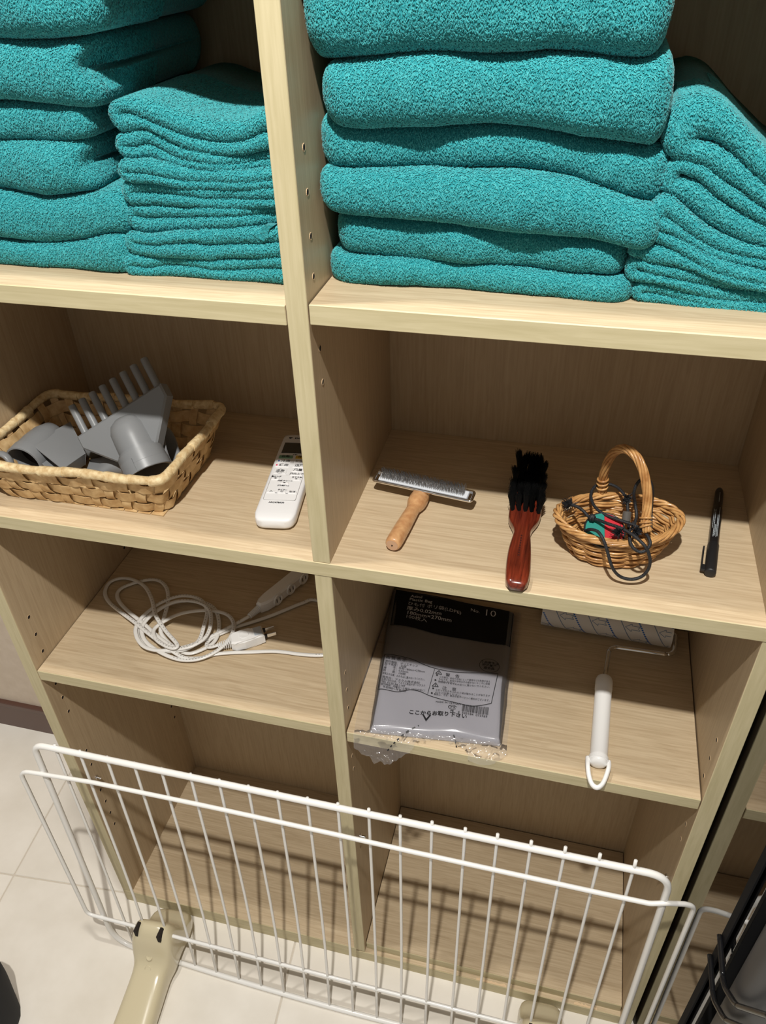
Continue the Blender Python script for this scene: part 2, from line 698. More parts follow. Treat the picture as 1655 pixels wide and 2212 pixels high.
# upright wires, each with its cut end standing above the top rail
tops = [(116, 1611), (170, 1624), (229, 1637), (288, 1650), (347, 1662), (410, 1674), (472, 1687), (535, 1700), (598, 1713), (663, 1726), (729, 1738), (796, 1750), (864, 1765), (933, 1778), (1005, 1792), (1075, 1805), (1148, 1820), (1222, 1833), (1297, 1848), (1374, 1862)]
for u in tops:
    a = ongate(u)
    za = a[2] + 0.0005
    xm_ = np.clip((a[0] - corner[3][0]) / (corner[2][0] - corner[3][0]), 0, 1)
    yb = gy(zbot) - 0.017 * math.sin(math.pi * xm_) ** 0.7
    P = [(a[0], gy(za) + 0.0018, za), (a[0], gy(za - 0.01) + 0.001, za - 0.01)]
    for k in range(1, 7):
        z = za - 0.01 + (zbot - za + 0.01) * k / 6
        w = max(0.0, (k - 3) / 3) ** 2
        P.append((a[0], (1 - w) * (gy(z) + 0.0005) + w * (yb + 0.003), z))
    MB().tube(P, 0.0023, 7).build('upright_wire', M['white_wire'], gate, smooth=True)

# cream plastic feet, one per pair of wires
footm = new_mat('cream_plastic', srgb(208, 196, 164), 0.2, coat=0.3)


def gate_foot(x0, x1, dirv, lab):
    """a foot clamped over the bottom rail: raised block at the panel, long toe in front, short heel behind"""
    cx = (x0 + x1) / 2
    yc = gy(FLOOR + 0.05) - 0.006
    d = np.array([dirv[0], dirv[1], 0.0])
    d /= np.linalg.norm(d)
    s = np.array([-d[1], d[0], 0.0])
    hw = (x1 - x0) / 2 + 0.0165
    # stations along the foot: distance forwards, half width, bottom, top
    st = [(-0.075, hw * 0.5, 0.0, 0.020), (-0.070, hw * 0.8, 0.0, 0.042), (-0.055, hw * 1.0, 0.0, 0.058), (-0.030, hw * 1.02, 0.0, 0.068), (-0.018, hw, 0.0, 0.098), (-0.012, hw, 0.0, 0.123),
          (0.000, hw, 0.0, 0.128), (0.010, hw, 0.0, 0.124), (0.020, hw, 0.0, 0.110), (0.026, hw * 0.97, 0.0, 0.094), (0.031, hw * 0.92, 0.0, 0.080), (0.037, hw * 0.87, 0.0, 0.069), (0.046, hw * 0.84, 0.0, 0.061),
          (0.062, hw * 0.85, 0.0, 0.055), (0.10, hw * 0.89, 0.0, 0.047), (0.15, hw * 0.93, 0.0, 0.039), (0.185, hw * 0.93, 0.0, 0.032), (0.198, hw * 0.84, 0.0, 0.023), (0.204, hw * 0.6, 0.002, 0.012)]
    seg = 20
    v = []
    for t_, w, zb_, zt_ in st:
        for k in range(seg):
            a = 2 * math.pi * k / seg
            ca, sa = math.cos(a), math.sin(a)
            px = w * np.sign(ca) * abs(ca) ** 0.55
            pz = (zb_ + zt_) / 2 + (zt_ - zb_) / 2 * np.sign(sa) * abs(sa) ** 0.5
            v.append(np.array([cx, yc, FLOOR]) + d * t_ + s * px + np.array([0, 0, pz]))
    f = []
    for i in range(len(st) - 1):
        for k in range(seg):
            k2 = (k + 1) % seg
            f.append((i * seg + k, (i + 1) * seg + k, (i + 1) * seg + k2, i * seg + k2))
    f.append(tuple(range(seg)))
    f.append(tuple((len(st) - 1) * seg + k for k in range(seg))[::-1])
    o = MB().add(v, f).build('gate_foot', footm, gate, smooth=True)
    o['label'] = lab
    sub = o.modifiers.new('s', 'SUBSURF')
    sub.levels = sub.render_levels = 1
    # dark slots where the wires enter, and two screw dimples on the toe
    for x in (x0, x1):
        MB().box((x - 0.0026, yc - 0.0185, FLOOR + 0.110), (x + 0.0026, yc - 0.001, FLOOR + 0.1285)).build('wire_slot', M['dark_hole'], o)
    for t_, z in ((0.0335, 0.0755), (0.047, 0.0605)):
        c = np.array([cx, yc, FLOOR + z]) + d * t_
        nrm = np.array([d[0] * 0.6, d[1] * 0.6, 0.8])
        MB().lathe([(0.0056, -0.002), (0.0060, 0.0006), (0.0046, 0.0010), (0.0034, 0.0002)], 14, axis_frame(c, c + nrm)).build('screw_hole', footm, o, smooth=True)
    for t_ in (0.118, 0.126, 0.134):
        c = np.array([cx, yc, FLOOR + 0.0425 - 0.16 * (t_ - 0.115)]) + d * t_ - s * hw * 0.55
        MB().lathe([(0.0011, -0.002), (0.0011, 0.0006)], 8, axis_frame(c, c + np.array([0, 0, 1]))).build('vent_dot', M['dark_hole'], o)
    return o


wx_ = [ongate(u)[0] for u in tops]
gate_foot(wx_[1], wx_[2], (0.07, -1.0), 'left foot, cream plastic clamp on the bottom rail')
gate_foot(wx_[17], wx_[18], (0.05, -1.0), 'right foot, cream plastic clamp cut by the frame')

# ================================================================ dark mirror-finish cabinet on the right
XM = 0.4955
mirror = new_mat('dark_mirror', (0.215, 0.21, 0.205, 1), 0.03, metal=1.0)
graym = new_mat('charcoal_metal', srgb(66, 66, 68), 0.45, metal=0.2)
app = empty('mirror_cabinet', (0.75, 0.0, FLOOR), 'dark tinted mirror-sided cabinet standing at the right of the shelves', 'cabinet')
rbox(MB(), (XM, -0.163, FLOOR), (XM + 0.004, D, 0.9), 0.0003, 1).build('mirror_panel', mirror, app)
bd = MB()
rbox(bd, (XM + 0.004, -0.15, FLOOR), (1.0, D, 0.9), 0.004, 2)
bd.build('body', M['black_matte'], app)
dr = MB()
rbox(dr, (XM + 0.001, -0.240, FLOOR + 0.03), (1.0, -0.1636, 0.9), 0.034, 7)
dr.build('door', graym, app, auto=35)

# black steel rack standing against it
rack = empty('wire_rack', (XM, -0.12, FLOOR), 'black steel rack upright with bent black wires in front of the mirror cabinet', 'rack')
bx = XM - 0.0030
pa, pb = onx((1655, 1834), bx), onx((1478, 2212), bx)
yb = (pa[1] + pb[1]) / 2
rbox(MB(), (bx - 0.0015, yb - 0.0065, FLOOR), (bx + 0.0015, yb + 0.0065, 0.2), 0.0006, 1).build('flat_upright', new_mat('black_bar', (0.006, 0.006, 0.007, 1), 0.7, spec=0.12), rack)
for u0, u1, u2, u3 in (((1558, 2056), (1563, 2128), (1590, 2172), (1675, 2200)), ((1536, 2091), (1541, 2158), (1566, 2203), (1640, 2235))):
    a, b_ = onx(u0, bx - 0.004), onx(u1, bx - 0.004)
    a[1] = yb + 0.004
    c = onx(u2, bx - 0.002)
    e = onx(u3, bx)
    path = smooth_path(round_corners([a, b_, c, e], 0.012, 6, closed=False), 4)
    MB().tube(path, 0.0031, 8).build('bent_wire', M['black_gloss'], rack, smooth=True)
# ================================================================ folded terry towels on the upper shelves
terry = new_mat('teal_terry', srgb(38, 142, 146), 0.95, spec=0.08, sheen=0.25)
add_noise_color(terry, srgb(22, 118, 126), srgb(58, 160, 166), (1, 1, 1), 520.0, 3.0, (0.3, 0.72), bump=0.9, bump_dist=0.0016)
loopm = new_mat('teal_terry_loops', srgb(52, 160, 162), 0.9, spec=0.12, sheen=0.2)
add_noise_color(loopm, srgb(36, 138, 146), srgb(80, 178, 182), (1, 1, 1), 420.0, 2.0, (0.3, 0.72))


def fast_mesh(name, v, quads, mat, parent, smooth=True):
    """mesh from numpy arrays; quads or triangles"""
    me = bpy.data.meshes.new(name)
    n, k = quads.shape
    me.vertices.add(len(v))
    me.vertices.foreach_set('co', np.asarray(v, np.float32).ravel())
    me.loops.add(n * k)
    me.loops.foreach_set('vertex_index', quads.astype(np.int32).ravel())
    me.polygons.add(n)
    me.polygons.foreach_set('loop_start', np.arange(0, n * k, k, dtype=np.int32))
    me.polygons.foreach_set('use_smooth', np.full(n, smooth))
    me.update(calc_edges=True)
    me.materials.append(mat)
    o = bpy.data.objects.new(name, me)
    COL.objects.link(o)
    if parent is not None:
        o.parent = parent
        o.matrix_parent_inverse = parent_inv(parent)
    return o


def add_pile(parent, v, q, density=900000.0, ymax=0.15, keep=None):
    """tiny loops of pile standing on the faces that can be seen from the front of the cabinet"""
    a, b, c, d = (v[q[:, i]] for i in range(4))
    nrm = np.cross(c - a, d - b)
    area = np.linalg.norm(nrm, axis=1) / 2
    nrm = nrm / (2 * area[:, None] + 1e-12)
    cen = (a + b + c + d) / 4
    # keep what faces the open front, the top or a side
    view = np.array([0.25, -0.7, 0.7]) - cen
    view /= np.linalg.norm(view, axis=1)[:, None]
    ok = ((nrm * view).sum(1) > -0.15) & (cen[:, 1] < ymax) & (cen[:, 2] < 0.66)
    if keep is not None:
        ok &= keep(cen)
    w = area * ok
    n = int(w.sum() * density)
    if n < 10:
        return
    idx = npr.choice(len(q), n, p=w / w.sum())
    s, t = npr.rand(n, 1), npr.rand(n, 1)
    P = (1 - s) * (1 - t) * a[idx] + s * (1 - t) * b[idx] + s * t * c[idx] + (1 - s) * t * d[idx]
    N = nrm[idx]
    down = np.array([0, 0, -1.0]) - N * (N @ np.array([0, 0, -1.0]))[:, None]
    r = npr.randn(n, 3) * 0.42
    X = down * 0.8 + r
    X -= N * (X * N).sum(1)[:, None] * 0.75
    X /= np.linalg.norm(X, axis=1)[:, None]
    Y = np.cross(N, X)
    Y /= np.linalg.norm(Y, axis=1)[:, None]
    Ln = (0.00080 + 0.0006 * npr.rand(n, 1))
    Wd = (0.00036 + 0.00016 * npr.rand(n, 1))
    up = 0.0004 + 0.0005 * npr.rand(n, 1)
    C0 = P + N * up
    Z = np.cross(X, Y)
    vv = np.stack([C0 - X * Ln, C0 + Y * Wd, C0 + N * Wd * 1.25, C0 - Y * Wd, C0 + X * Ln + N * 0.0004], 1).reshape(-1, 3)
    base = np.arange(n)[:, None] * 5
    tri = np.concatenate([base + np.array(x) for x in ([0, 1, 2], [0, 2, 3], [4, 2, 1], [4, 3, 2])], 0)
    o = fast_mesh('terry_pile', vv, tri, loopm, parent, True)
    o['kind'] = 'stuff'
    return o


def px_line(pts, y, dz=0.0):
    """a seam traced as points on the plane of the towels' front edge: (x, z) pairs sorted by x"""
    w = np.array([ony(u, y) for u in pts])
    o = np.argsort(w[:, 0])
    return w[o, 0], w[o, 2] + dz


def wob(x, y, k, amp, seed):
    return amp * (np.sin(x * k + seed) * 0.6 + np.sin(x * k * 1.9 + y * 23 + seed * 2.1) * 0.4)


def bath_towel(label, top, bot, yf, yb, xl=None, xr=None, seed=0.0, fold=0.0, group=None, lump=None, pile_x=None, side_in=0.0):
    """thick folded towel; top and bot are (x, z) seams; the rolled fold faces the front"""
    tx, tz = top
    bx_, bz = bot
    x0 = xl if xl is not None else min(tx[0], bx_[0])
    x1 = xr if xr is not None else max(tx[-1], bx_[-1])
    NX, NP = 72, 40
    s = np.linspace(0, 1, NX)
    # finer near the ends, where the fold rounds over
    s = 0.5 - 0.5 * np.cos(np.pi * s) * (0.35 + 0.65 * np.abs(np.cos(np.pi * s)) ** 0.5)
    s = np.linspace(0, 1, NX) * 0.5 + s * 0.5
    X = x0 + (x1 - x0) * s
    zt = np.interp(X, tx, tz)
    zb_ = np.interp(X, bx_, bz)
    k = np.ones(7) / 7
    pad = lambda q: np.convolve(np.r_[np.full(3, q[0]), q, np.full(3, q[-1])], k, 'valid')
    zt, zb_ = pad(zt), pad(zb_)
    h = np.maximum((zt - zb_) / 2, 0.006)
    zc = (zt + zb_) / 2
    hm = h.mean()
    rex = np.minimum(hm * 0.6, 0.010)
    dl = np.clip((X - x0) / rex, 0, 1)
    dr = np.clip((x1 - X) / rex, 0, 1)
    endk = np.sqrt(np.clip(1 - (1 - np.minimum(dl, dr)) ** 2, 0, 1))
    plan = 0.020
    pl = np.clip((X - x0) / plan, 0, 1)
    pr = np.clip((x1 - X) / plan, 0, 1)
    inset = plan * (1 - np.sqrt(np.clip(1 - (1 - np.minimum(pl, pr)) ** 2, 0, 1)))
    # profile parameter: bottom back -> bottom front -> around the roll -> top front -> top back -> round the back
    nf = 16
    th_ = np.linspace(-np.pi / 2, np.pi / 2, nf)
    ny = 10
    V = np.zeros((NX, 2 * ny + 2 * nf, 3))
    for i in range(NX):
        hh = h[i] * (0.12 + 0.88 * endk[i])
        yfr = yf + inset[i] + wob(X[i], 0.0, 31.0, 0.0032, seed)
        yc = yfr + hh
        ybc = yb - inset[i] - hh
        ys = np.linspace(0, 1, ny + 1)[1:] ** 1.4
        rows = []
        for q in ys[::-1]:
            rows.append((yc + (ybc - yc) * q, -hh))
        for a in th_:
            rows.append((yc - hh * np.cos(a) ** 0.72, hh * np.sign(np.sin(a)) * abs(np.sin(a)) ** 0.86))
        for q in ys:
            rows.append((yc + (ybc - yc) * q, hh))
        for a in np.linspace(np.pi / 2, -np.pi / 2, nf):
            rows.append((ybc + hh * np.cos(a), hh * np.sin(a)))
        rows = np.array(rows)
        yy, zz = rows[:, 0], rows[:, 1]
        V[i, :, 0] = X[i] + side_in * 0 + 0.0
        V[i, :, 1] = yy
        V[i, :, 2] = zc[i] + zz + wob(X[i], yy, 24.0, 0.0012, seed + 1.3) * (np.abs(zz) / (hh + 1e-9))
    # soft pull of the sides: layers of the fold show on the ends
    NPp = V.shape[1]
    v = V.reshape(-1, 3)
    I, J = np.meshgrid(np.arange(NX - 1), np.arange(NPp), indexing='ij')
    J2 = (J + 1) % NPp
    q = np.stack([I * NPp + J, I * NPp + J2, (I + 1) * NPp + J2, (I + 1) * NPp + J], -1).reshape(-1, 4)
    # end caps as fans of strips between the lower and upper half of the profile
    caps = []
    half = NPp // 2
    order = list(range(NPp))
    for base, flip in ((0, False), ((NX - 1) * NPp, True)):
        for j in range(half - 1):
            a, b, c, d = j, j + 1, NPp - 2 - j, NPp - 1 - j
            f = [base + a, base + b, base + c, base + d]
            caps.append(f if flip else f[::-1])
    q = np.vstack([q, np.array(caps)])
    q = q[:, ::-1] if False else q
    # soft dents all over
    for i_ in range(len(v)):
        p_ = v[i_]
        if p_[1] < 0.16:
            nz_ = noise.noise(Vector((p_[0] * 26 + seed * 3, p_[1] * 26, p_[2] * 30))) + 0.5 * noise.noise(Vector((p_[0] * 70, p_[1] * 60 + seed, p_[2] * 70)))
            v[i_, 1] += 0.0020 * nz_
            v[i_, 2] += 0.0010 * nz_
    if lump is not None:
        v = lump(v)
    # face orientation: make normals point outwards
    a, b, c, d = (v[q[:, i]] for i in range(4))
    nr = np.cross(c - a, d - b)
    ctr = v.mean(0)
    if ((nr * ((a + c) / 2 - ctr)).sum() < 0):
        q = q[:, ::-1]
    o = fast_mesh('bath_towel', v, q, terry, None)
    tag(o, label, 'towel', group)
    add_pile(o, v, q, keep=(lambda c_: (c_[:, 0] > -0.35)))
    return o


def hand_towel(label, c_top, c_mid, c_bot, yf, yb, xr, seed=0.0, group=None, lower_y=0.0, xr2=None):
    """thin towel folded over at its left: two layers joined by a round fold, cut edges to the front"""
    def layer(t_, b_, xa, xb, n):
        X = np.linspace(xa, xb, n)
        zt = np.interp(X, t_[0], t_[1])
        zb_ = np.interp(X, b_[0], b_[1])
        k = np.ones(3) / 3
        sm = lambda q_: np.convolve(np.r_[q_[0], q_, q_[-1]], k, 'valid')
        zt, zb_ = sm(zt), sm(zb_)
        zc = (zt + zb_) / 2
        h = np.maximum((zt - zb_) / 2, 0.0032)
        sl = np.gradient(zc, X)
        return X, zc, h / np.sqrt(1 + sl ** 2)
    xlt = min(c_top[0][0], c_mid[0][0]) + 0.003
    xlb = min(c_bot[0][0], c_mid[0][0]) + 0.003
    n = 46
    X1, Z1, H1 = layer(c_top, c_mid, xlt + 0.003, xr, n)
    X2, Z2, H2 = layer(c_mid, c_bot, xlb + 0.003, xr2 or xr, n)
    # fold: half turn from the left end of the upper layer to that of the lower
    A, B = np.array([X1[0], Z1[0]]), np.array([X2[0], Z2[0]])
    gap = np.linalg.norm(A - B)
    e = (B - A) / (gap + 1e-9)
    outn = np.array([e[1], -e[0]])
    if outn[0] > 0:
        outn = -outn
    F, FH = [], []
    for k in range(1, 9):
        t = k / 9
        F.append(A + (B - A) * t + outn * math.sin(math.pi * t) * gap * 0.42)
        FH.append((1 - t) * H1[0] + t * H2[0])
    P = np.vstack([np.c_[X1, Z1][::-1], np.array(F), np.c_[X2, Z2]])
    H = np.r_[H1[::-1], FH, H2]
    Tn = np.gradient(P, axis=0)
    Tn /= np.linalg.norm(Tn, axis=1)[:, None] + 1e-12
    Nn = np.c_[-Tn[:, 1], Tn[:, 0]] * -1.0       # outside of the U
    NPt = len(P)
    nf = 8
    ys = np.r_[1.0, 0.6, 0.3, 0.12, 0.04]
    V = []
    for i in range(NPt):
        hh = H[i]
        yy0 = yf + wob(P[i][0], 0, 38.0, 0.0025, seed) + lower_y * (i > n + 4) + hh
        rows = [(yy0 + (yb - yy0) * q_, 1.0) for q_ in ys]
        rows += [(yy0 - hh * math.sin(a), math.cos(a)) for a in np.linspace(0, math.pi, nf)]
        rows += [(yy0 + (yb - yy0) * q_, -1.0) for q_ in ys[::-1]]
        for y_, c_ in rows:
            w_ = wob(P[i][0], y_, 60.0, 0.0006, seed + 3)
            V.append((P[i][0] + Nn[i][0] * hh * c_, y_, P[i][1] + Nn[i][1] * hh * c_ + w_))
    v = np.array(V)
    R_ = 2 * len(ys) + nf
    I, J = np.meshgrid(np.arange(NPt - 1), np.arange(R_), indexing='ij')
    J2 = (J + 1) % R_
    q = np.stack([I * R_ + J, I * R_ + J2, (I + 1) * R_ + J2, (I + 1) * R_ + J], -1).reshape(-1, 4)
    a, b, c, d = (v[q[:, i]] for i in range(4))
    nr = np.cross(c - a, d - b)
    # front faces must point towards -y
    fr = (a[:, 1] < yf + 0.004)
    if nr[fr][:, 1].sum() > 0:
        q = q[:, ::-1]
    o = fast_mesh('hand_towel', v, q, terry, None)
    tag(o, label, 'towel', group)
    add_pile(o, v, q, density=900000.0, ymax=yf + 0.10)
    return o


def z2(*p):
    return [(580 + x / 1.5395, y / 1.5395) for x, y in p]


def z1(*p):
    return [(x / 2.5076, y / 2.5076) for x, y in p]


# ---- tall stack of bath towels in the right column (topmost first)
YS = 0.066
R_top = z2((110, -170), (700, -180), (1330, -165))
R1 = z2((120, 180), (170, 186), (230, 187), (330, 172), (480, 154), (640, 155), (800, 155), (1000, 154), (1110, 172), (1230, 182), (1325, 160))
R2 = z2((200, 375), (240, 396), (330, 408), (500, 405), (650, 402), (800, 402), (900, 412), (1050, 438), (1150, 452), (1250, 470), (1320, 476))
R3 = z2((145, 490), (190, 528), (260, 545), (500, 541), (700, 541), (860, 543), (960, 556), (1060, 582), (1140, 615), (1210, 648), (1300, 668), (1350, 660))
R4 = z2((160, 650), (240, 694), (330, 700), (480, 710), (620, 722), (760, 740), (860, 750), (980, 766), (1100, 782), (1200, 804), (1290, 812))
R5 = z2((235, 818), (300, 828), (400, 836), (600, 850), (760, 866), (900, 885), (1050, 895), (1200, 900))
R6 = z2((210, 900), (230, 910), (400, 934), (600, 955), (800, 968), (1000, 976), (1220, 983))
lines = []
for k, (p, y) in enumerate(((R_top, 0.05), (R1, 0.052), (R2, 0.054), (R3, 0.066), (R4, 0.058), (R5, 0.066), (R6, 0.066))):
    lines.append(px_line(p, y, -0.002 if k else 0))
lines[-1] = (lines[-1][0], np.full_like(lines[-1][1], ZAR + 0.0005))
xe = lambda pt, y: ony(pt, y)[0]
spec = [
    ('topmost bath towel of the right stack, cut off by the frame', 0.028, xe(z2((118, 60))[0], .05), xe(z2((1335, 60))[0], .05)),
    ('plump teal bath towel second from top in the right stack', 0.034, xe(z2((183, 280))[0], .05), xe(z2((1330, 380))[0], .05)),
    ('third teal bath towel down the right stack, deep in shade above', 0.052, xe(z2((140, 440))[0], .066), xe(z2((1352, 500))[0], .066)),
    ('fourth teal bath towel down the right stack, bulging out at its right end', 0.038, xe(z2((152, 600))[0], .058), xe(z2((1304, 740))[0], .058)),
    ('flat teal bath towel second from bottom in the right stack', 0.053, xe(z2((232, 770))[0], .066), xe(z2((1196, 850))[0], .066)),
    ('bottom bath towel of the right stack lying on the shelf', 0.052, xe(z2((206, 880))[0], .066), xe(z2((1218, 940))[0], .066)),
]
for k, (lab, yf, xl, xr) in enumerate(spec):
    bath_towel(lab, lines[k], lines[k + 1], yf, 0.268, max(xl, T + 0.0022), xr, seed=1.7 * k + 0.4, group='bath towels stacked in the right column')

# ---- tall stack of bath towels in the left column
L_top = z1((-700, -270), (0, -260), (590, -250))
L1 = z1((-700, 190), (0, 190), (200, 191), (400, 184), (520, 160), (600, 120))
L2 = z1((-700, 520), (0, 525), (200, 530), (350, 540), (500, 552), (580, 540))
L3 = z1((-700, 700), (0, 715), (200, 735), (380, 745), (500, 722), (570, 690))
L4 = z1((-700, 980), (0, 1005), (150, 1025), (300, 1040), (480, 1028), (600, 1000))
L5 = z1((-700, 1240), (0, 1265), (150, 1290), (350, 1297), (480, 1272), (600, 1236), (740, 1245))
L6 = z1((-700, 1400), (0, 1430), (200, 1440), (450, 1455), (620, 1465), (745, 1460))
lines = [px_line(p, y, -0.002 if k else 0) for k, (p, y) in enumerate(((L_top, .05), (L1, .05), (L2, .055), (L3, .062), (L4, .06), (L5, .058), (L6, .058)))]
lines[-1] = (lines[-1][0], np.full_like(lines[-1][1], ZA + 0.0005))
x_l = XL + 0.003


def pinch(x, z, amp=0.010, r=0.016):
    """a tucked-in fold on the right end of a towel"""
    def f(v):
        d2 = ((v[:, 2] - z) / r) ** 2 + ((v[:, 1] - 0.055) / 0.028) ** 2
        w = np.exp(-d2) * np.clip((v[:, 0] - (x - 0.05)) / 0.05, 0, 1) ** 2
        v = v.copy()
        v[:, 0] -= amp * w
        return v
    return f


specL = [
    ('topmost bath towel of the left stack, cut off by the frame', 0.030, xe(z1((590, 40))[0], .05), None),
    ('bath towel second from top in the left stack, with a tucked right corner', 0.036, xe(z1((560, 400))[0], .055), (0.55, 0.016)),
    ('thin teal bath towel third down the left stack', 0.047, xe(z1((522, 620))[0], .062), None),
    ('fourth teal bath towel down the left stack, pinched at its right end', 0.045, xe(z1((545, 900))[0], .06), (0.5, 0.013)),
    ('fifth teal bath towel down the left stack, sagging at the front', 0.044, xe(z1((732, 1120))[0], .058), None),
    ('bottom bath towel of the left stack lying on the shelf', 0.044, xe(z1((742, 1350))[0], .058), None),
]
for k, (lab, yf, xr, pin) in enumerate(specL):
    lp = None
    if pin:
        zz = np.interp(xr, lines[k][0], lines[k][1]) * pin[0] + np.interp(xr, lines[k + 1][0], lines[k + 1][1]) * (1 - pin[0])
        lp = pinch(xr, zz, pin[1], 0.013)
    bath_towel(lab, lines[k], lines[k + 1], yf, 0.268, x_l, xr, seed=2.3 * k + 5.1, group='bath towels stacked in the left column', lump=lp)

# ---- low stack of hand towels beside the divider, left column
za_ = lambda *p: [(240 + x / 4.355, 160 + y / 4.355) for x, y in p]
zb4 = lambda *p: [(240 + x / 4.355, 380 + y / 4.355) for x, y in p]
tl_ = [
    za_((60, 250), (200, 215), (350, 230), (500, 290), (700, 360), (900, 410), (1100, 440), (1300, 430), (1440, 330)),
    za_((200, 340), (300, 392), (430, 450), (600, 520), (750, 570), (950, 610), (1150, 630), (1300, 610), (1400, 570), (1470, 510)),
    za_((90, 540), (170, 545), (240, 520), (320, 490), (400, 500), (560, 590), (700, 660), (850, 700), (1050, 740), (1250, 740), (1480, 690)),
    za_((160, 660), (240, 690), (330, 655), (400, 640), (560, 720), (700, 785), (900, 830), (1100, 840), (1300, 830), (1490, 790)),
    za_((110, 760), (210, 785), (300, 780), (400, 770), (500, 800), (620, 832), (800, 862), (1000, 872), (1250, 880), (1500, 860)),
    za_((220, 890), (320, 885), (450, 912), (600, 960), (750, 990), (900, 1000), (1150, 1012), (1500, 972)),
    zb4((180, 10), (300, 25), (400, 15), (500, 30), (700, 70), (900, 85), (1100, 75), (1300, 70), (1500, 60)),
    zb4((250, 125), (300, 130), (450, 130), (600, 150), (750, 165), (950, 185), (1150, 180), (1300, 200), (1540, 190)),
    zb4((190, 250), (350, 250), (500, 250), (700, 270), (900, 270), (1100, 280), (1250, 280), (1540, 260)),
    zb4((260, 345), (350, 380), (500, 380), (700, 360), (900, 350), (1150, 350), (1300, 340), (1540, 320)),
    zb4((230, 510), (400, 530), (600, 500), (800, 490), (1000, 470), (1250, 460), (1550, 440)),
    zb4((270, 590), (450, 600), (650, 580), (850, 582), (900, 610), (1050, 618), (1200, 610), (1440, 600), (1580, 575)),
    zb4((210, 700), (350, 715), (450, 720), (600, 722), (750, 742), (950, 770), (1100, 745), (1300, 742), (1590, 732)),
    zb4((290, 805), (380, 838), (550, 803), (700, 803), (850, 830), (1000, 860), (1150, 850), (1300, 842), (1600, 822)),
    zb4((200, 930), (350, 955), (450, 945), (650, 962), (850, 972), (1000, 970), (1150, 955), (1350, 970), (1610, 985)),
]
YH = 0.056
cl = [px_line(p, YH) for p in tl_]
cl[-1] = (cl[-1][0], np.maximum(cl[-1][1] * 0 + ZA + 0.0006, ZA))
cl[0] = (cl[0][0], cl[0][1] + 0.0)
names_l = ['top hand towel of the low left stack, wavy and partly shaded', 'second hand towel down the low left stack, kinked at its fold', 'third hand towel down the low left stack', 'fourth hand towel down the low left stack, thin and flat', 'fifth hand towel down the low left stack', 'sixth hand towel down the low left stack, with a bound corner showing', 'bottom hand towel of the low left stack, with a curled left fold']
for k, lab in enumerate(names_l):
    o = hand_towel(lab, cl[2 * k], cl[2 * k + 1], cl[2 * k + 2], 0.046 + 0.003 * math.sin(k * 2.1), 0.25, -0.0035, seed=k * 1.9, group='hand towels stacked beside the divider')
    if k == 5:
        # bound selvage corner standing out at the right
        pp = [ony(u, 0.043) for u in zb4((1385, 590), (1440, 615), (1470, 560), (1490, 500), (1530, 470), (1450, 462), (1415, 500))]
        hem = MB()
        a = np.array(pp)
        hem.add(np.vstack([a, a + np.array([0.002, 0.02, 0.0])]), [tuple(range(7)), tuple(range(13, 6, -1))] + [(i, (i + 1) % 7, 7 + (i + 1) % 7, 7 + i) for i in range(7)])
        hem.build('hem_corner', terry, o)

# ---- slumped stack of hand towels at the far right
ra = lambda *p: [(1340 + x / 5.254, 120 + y / 5.254) for x, y in p]
rb = lambda *p: [(1340 + x / 5.254, 380 + y / 5.254) for x, y in p]
tr_ = [
    ra((735, 500), (830, 430), (950, 430), (1080, 480), (1190, 560), (1300, 670), (1450, 840), (1600, 1010), (1900, 1330), (2200, 1560)),
    ra((1090, 970), (1250, 1080), (1320, 1130), (1420, 1250), (1520, 1350), (1655, 1480), (1900, 1680), (2200, 1830)),
    rb((780, -190), (940, -140), (1100, 0), (1250, 90), (1400, 180), (1550, 280), (1655, 340), (1900, 450), (2200, 520)),
    rb((860, 0), (950, 70), (1050, 170), (1200, 270), (1350, 370), (1500, 450), (1655, 530), (1900, 620), (2200, 690)),
    rb((440, 110), (560, 180), (700, 320), (850, 450), (1000, 560), (1200, 660), (1400, 740), (1655, 800), (1900, 840), (2200, 870)),
    rb((520, 420), (620, 500), (800, 640), (1000, 760), (1200, 840), (1400, 880), (1655, 910), (1900, 930), (2200, 950)),
    rb((440, 560), (560, 605), (700, 685), (880, 800), (1000, 860), (1200, 930), (1400, 990), (1655, 1030), (1900, 1050), (2200, 1060)),
    rb((500, 730), (560, 752), (700, 850), (850, 940), (1000, 1030), (1150, 1090), (1400, 1150), (1655, 1195), (1900, 1210), (2200, 1215)),
    rb((80, 900), (180, 880), (280, 925), (400, 965), (650, 985), (850, 1030), (1000, 1070), (1150, 1120), (1400, 1185), (1655, 1225), (1900, 1240), (2200, 1245)),
    rb((220, 1010), (290, 1060), (450, 1100), (650, 1130), (850, 1170), (1100, 1215), (1300, 1250), (1655, 1270), (1900, 1275), (2200, 1280)),
    rb((160, 1200), (300, 1160), (450, 1180), (600, 1220), (750, 1280), (950, 1330), (1200, 1400), (1400, 1420), (1655, 1430), (1900, 1440), (2200, 1440)),
    rb((350, 1310), (400, 1275), (480, 1320), (600, 1350), (750, 1400), (900, 1430), (1050, 1450), (1655, 1480), (2200, 1490)),
    rb((170, 1400), (280, 1440), (500, 1450), (900, 1470), (1300, 1505), (1655, 1530), (2200, 1560)),
]
cr_ = [px_line(p, 0.062) for p in tr_]
cr_[-1] = (cr_[-1][0], np.full_like(cr_[-1][1], ZAR + 0.0006))
names_r = ['top hand towel of the slumped right stack, rolled over at its left', 'second hand towel down the slumped right stack, bunched at its left end', 'third hand towel down the slumped right stack, sloping steeply', 'fourth hand towel down the slumped right stack, with a loose fold under it', 'fifth hand towel down the slumped right stack, lying almost flat', 'bottom hand towel of the slumped right stack, with an open rolled fold']
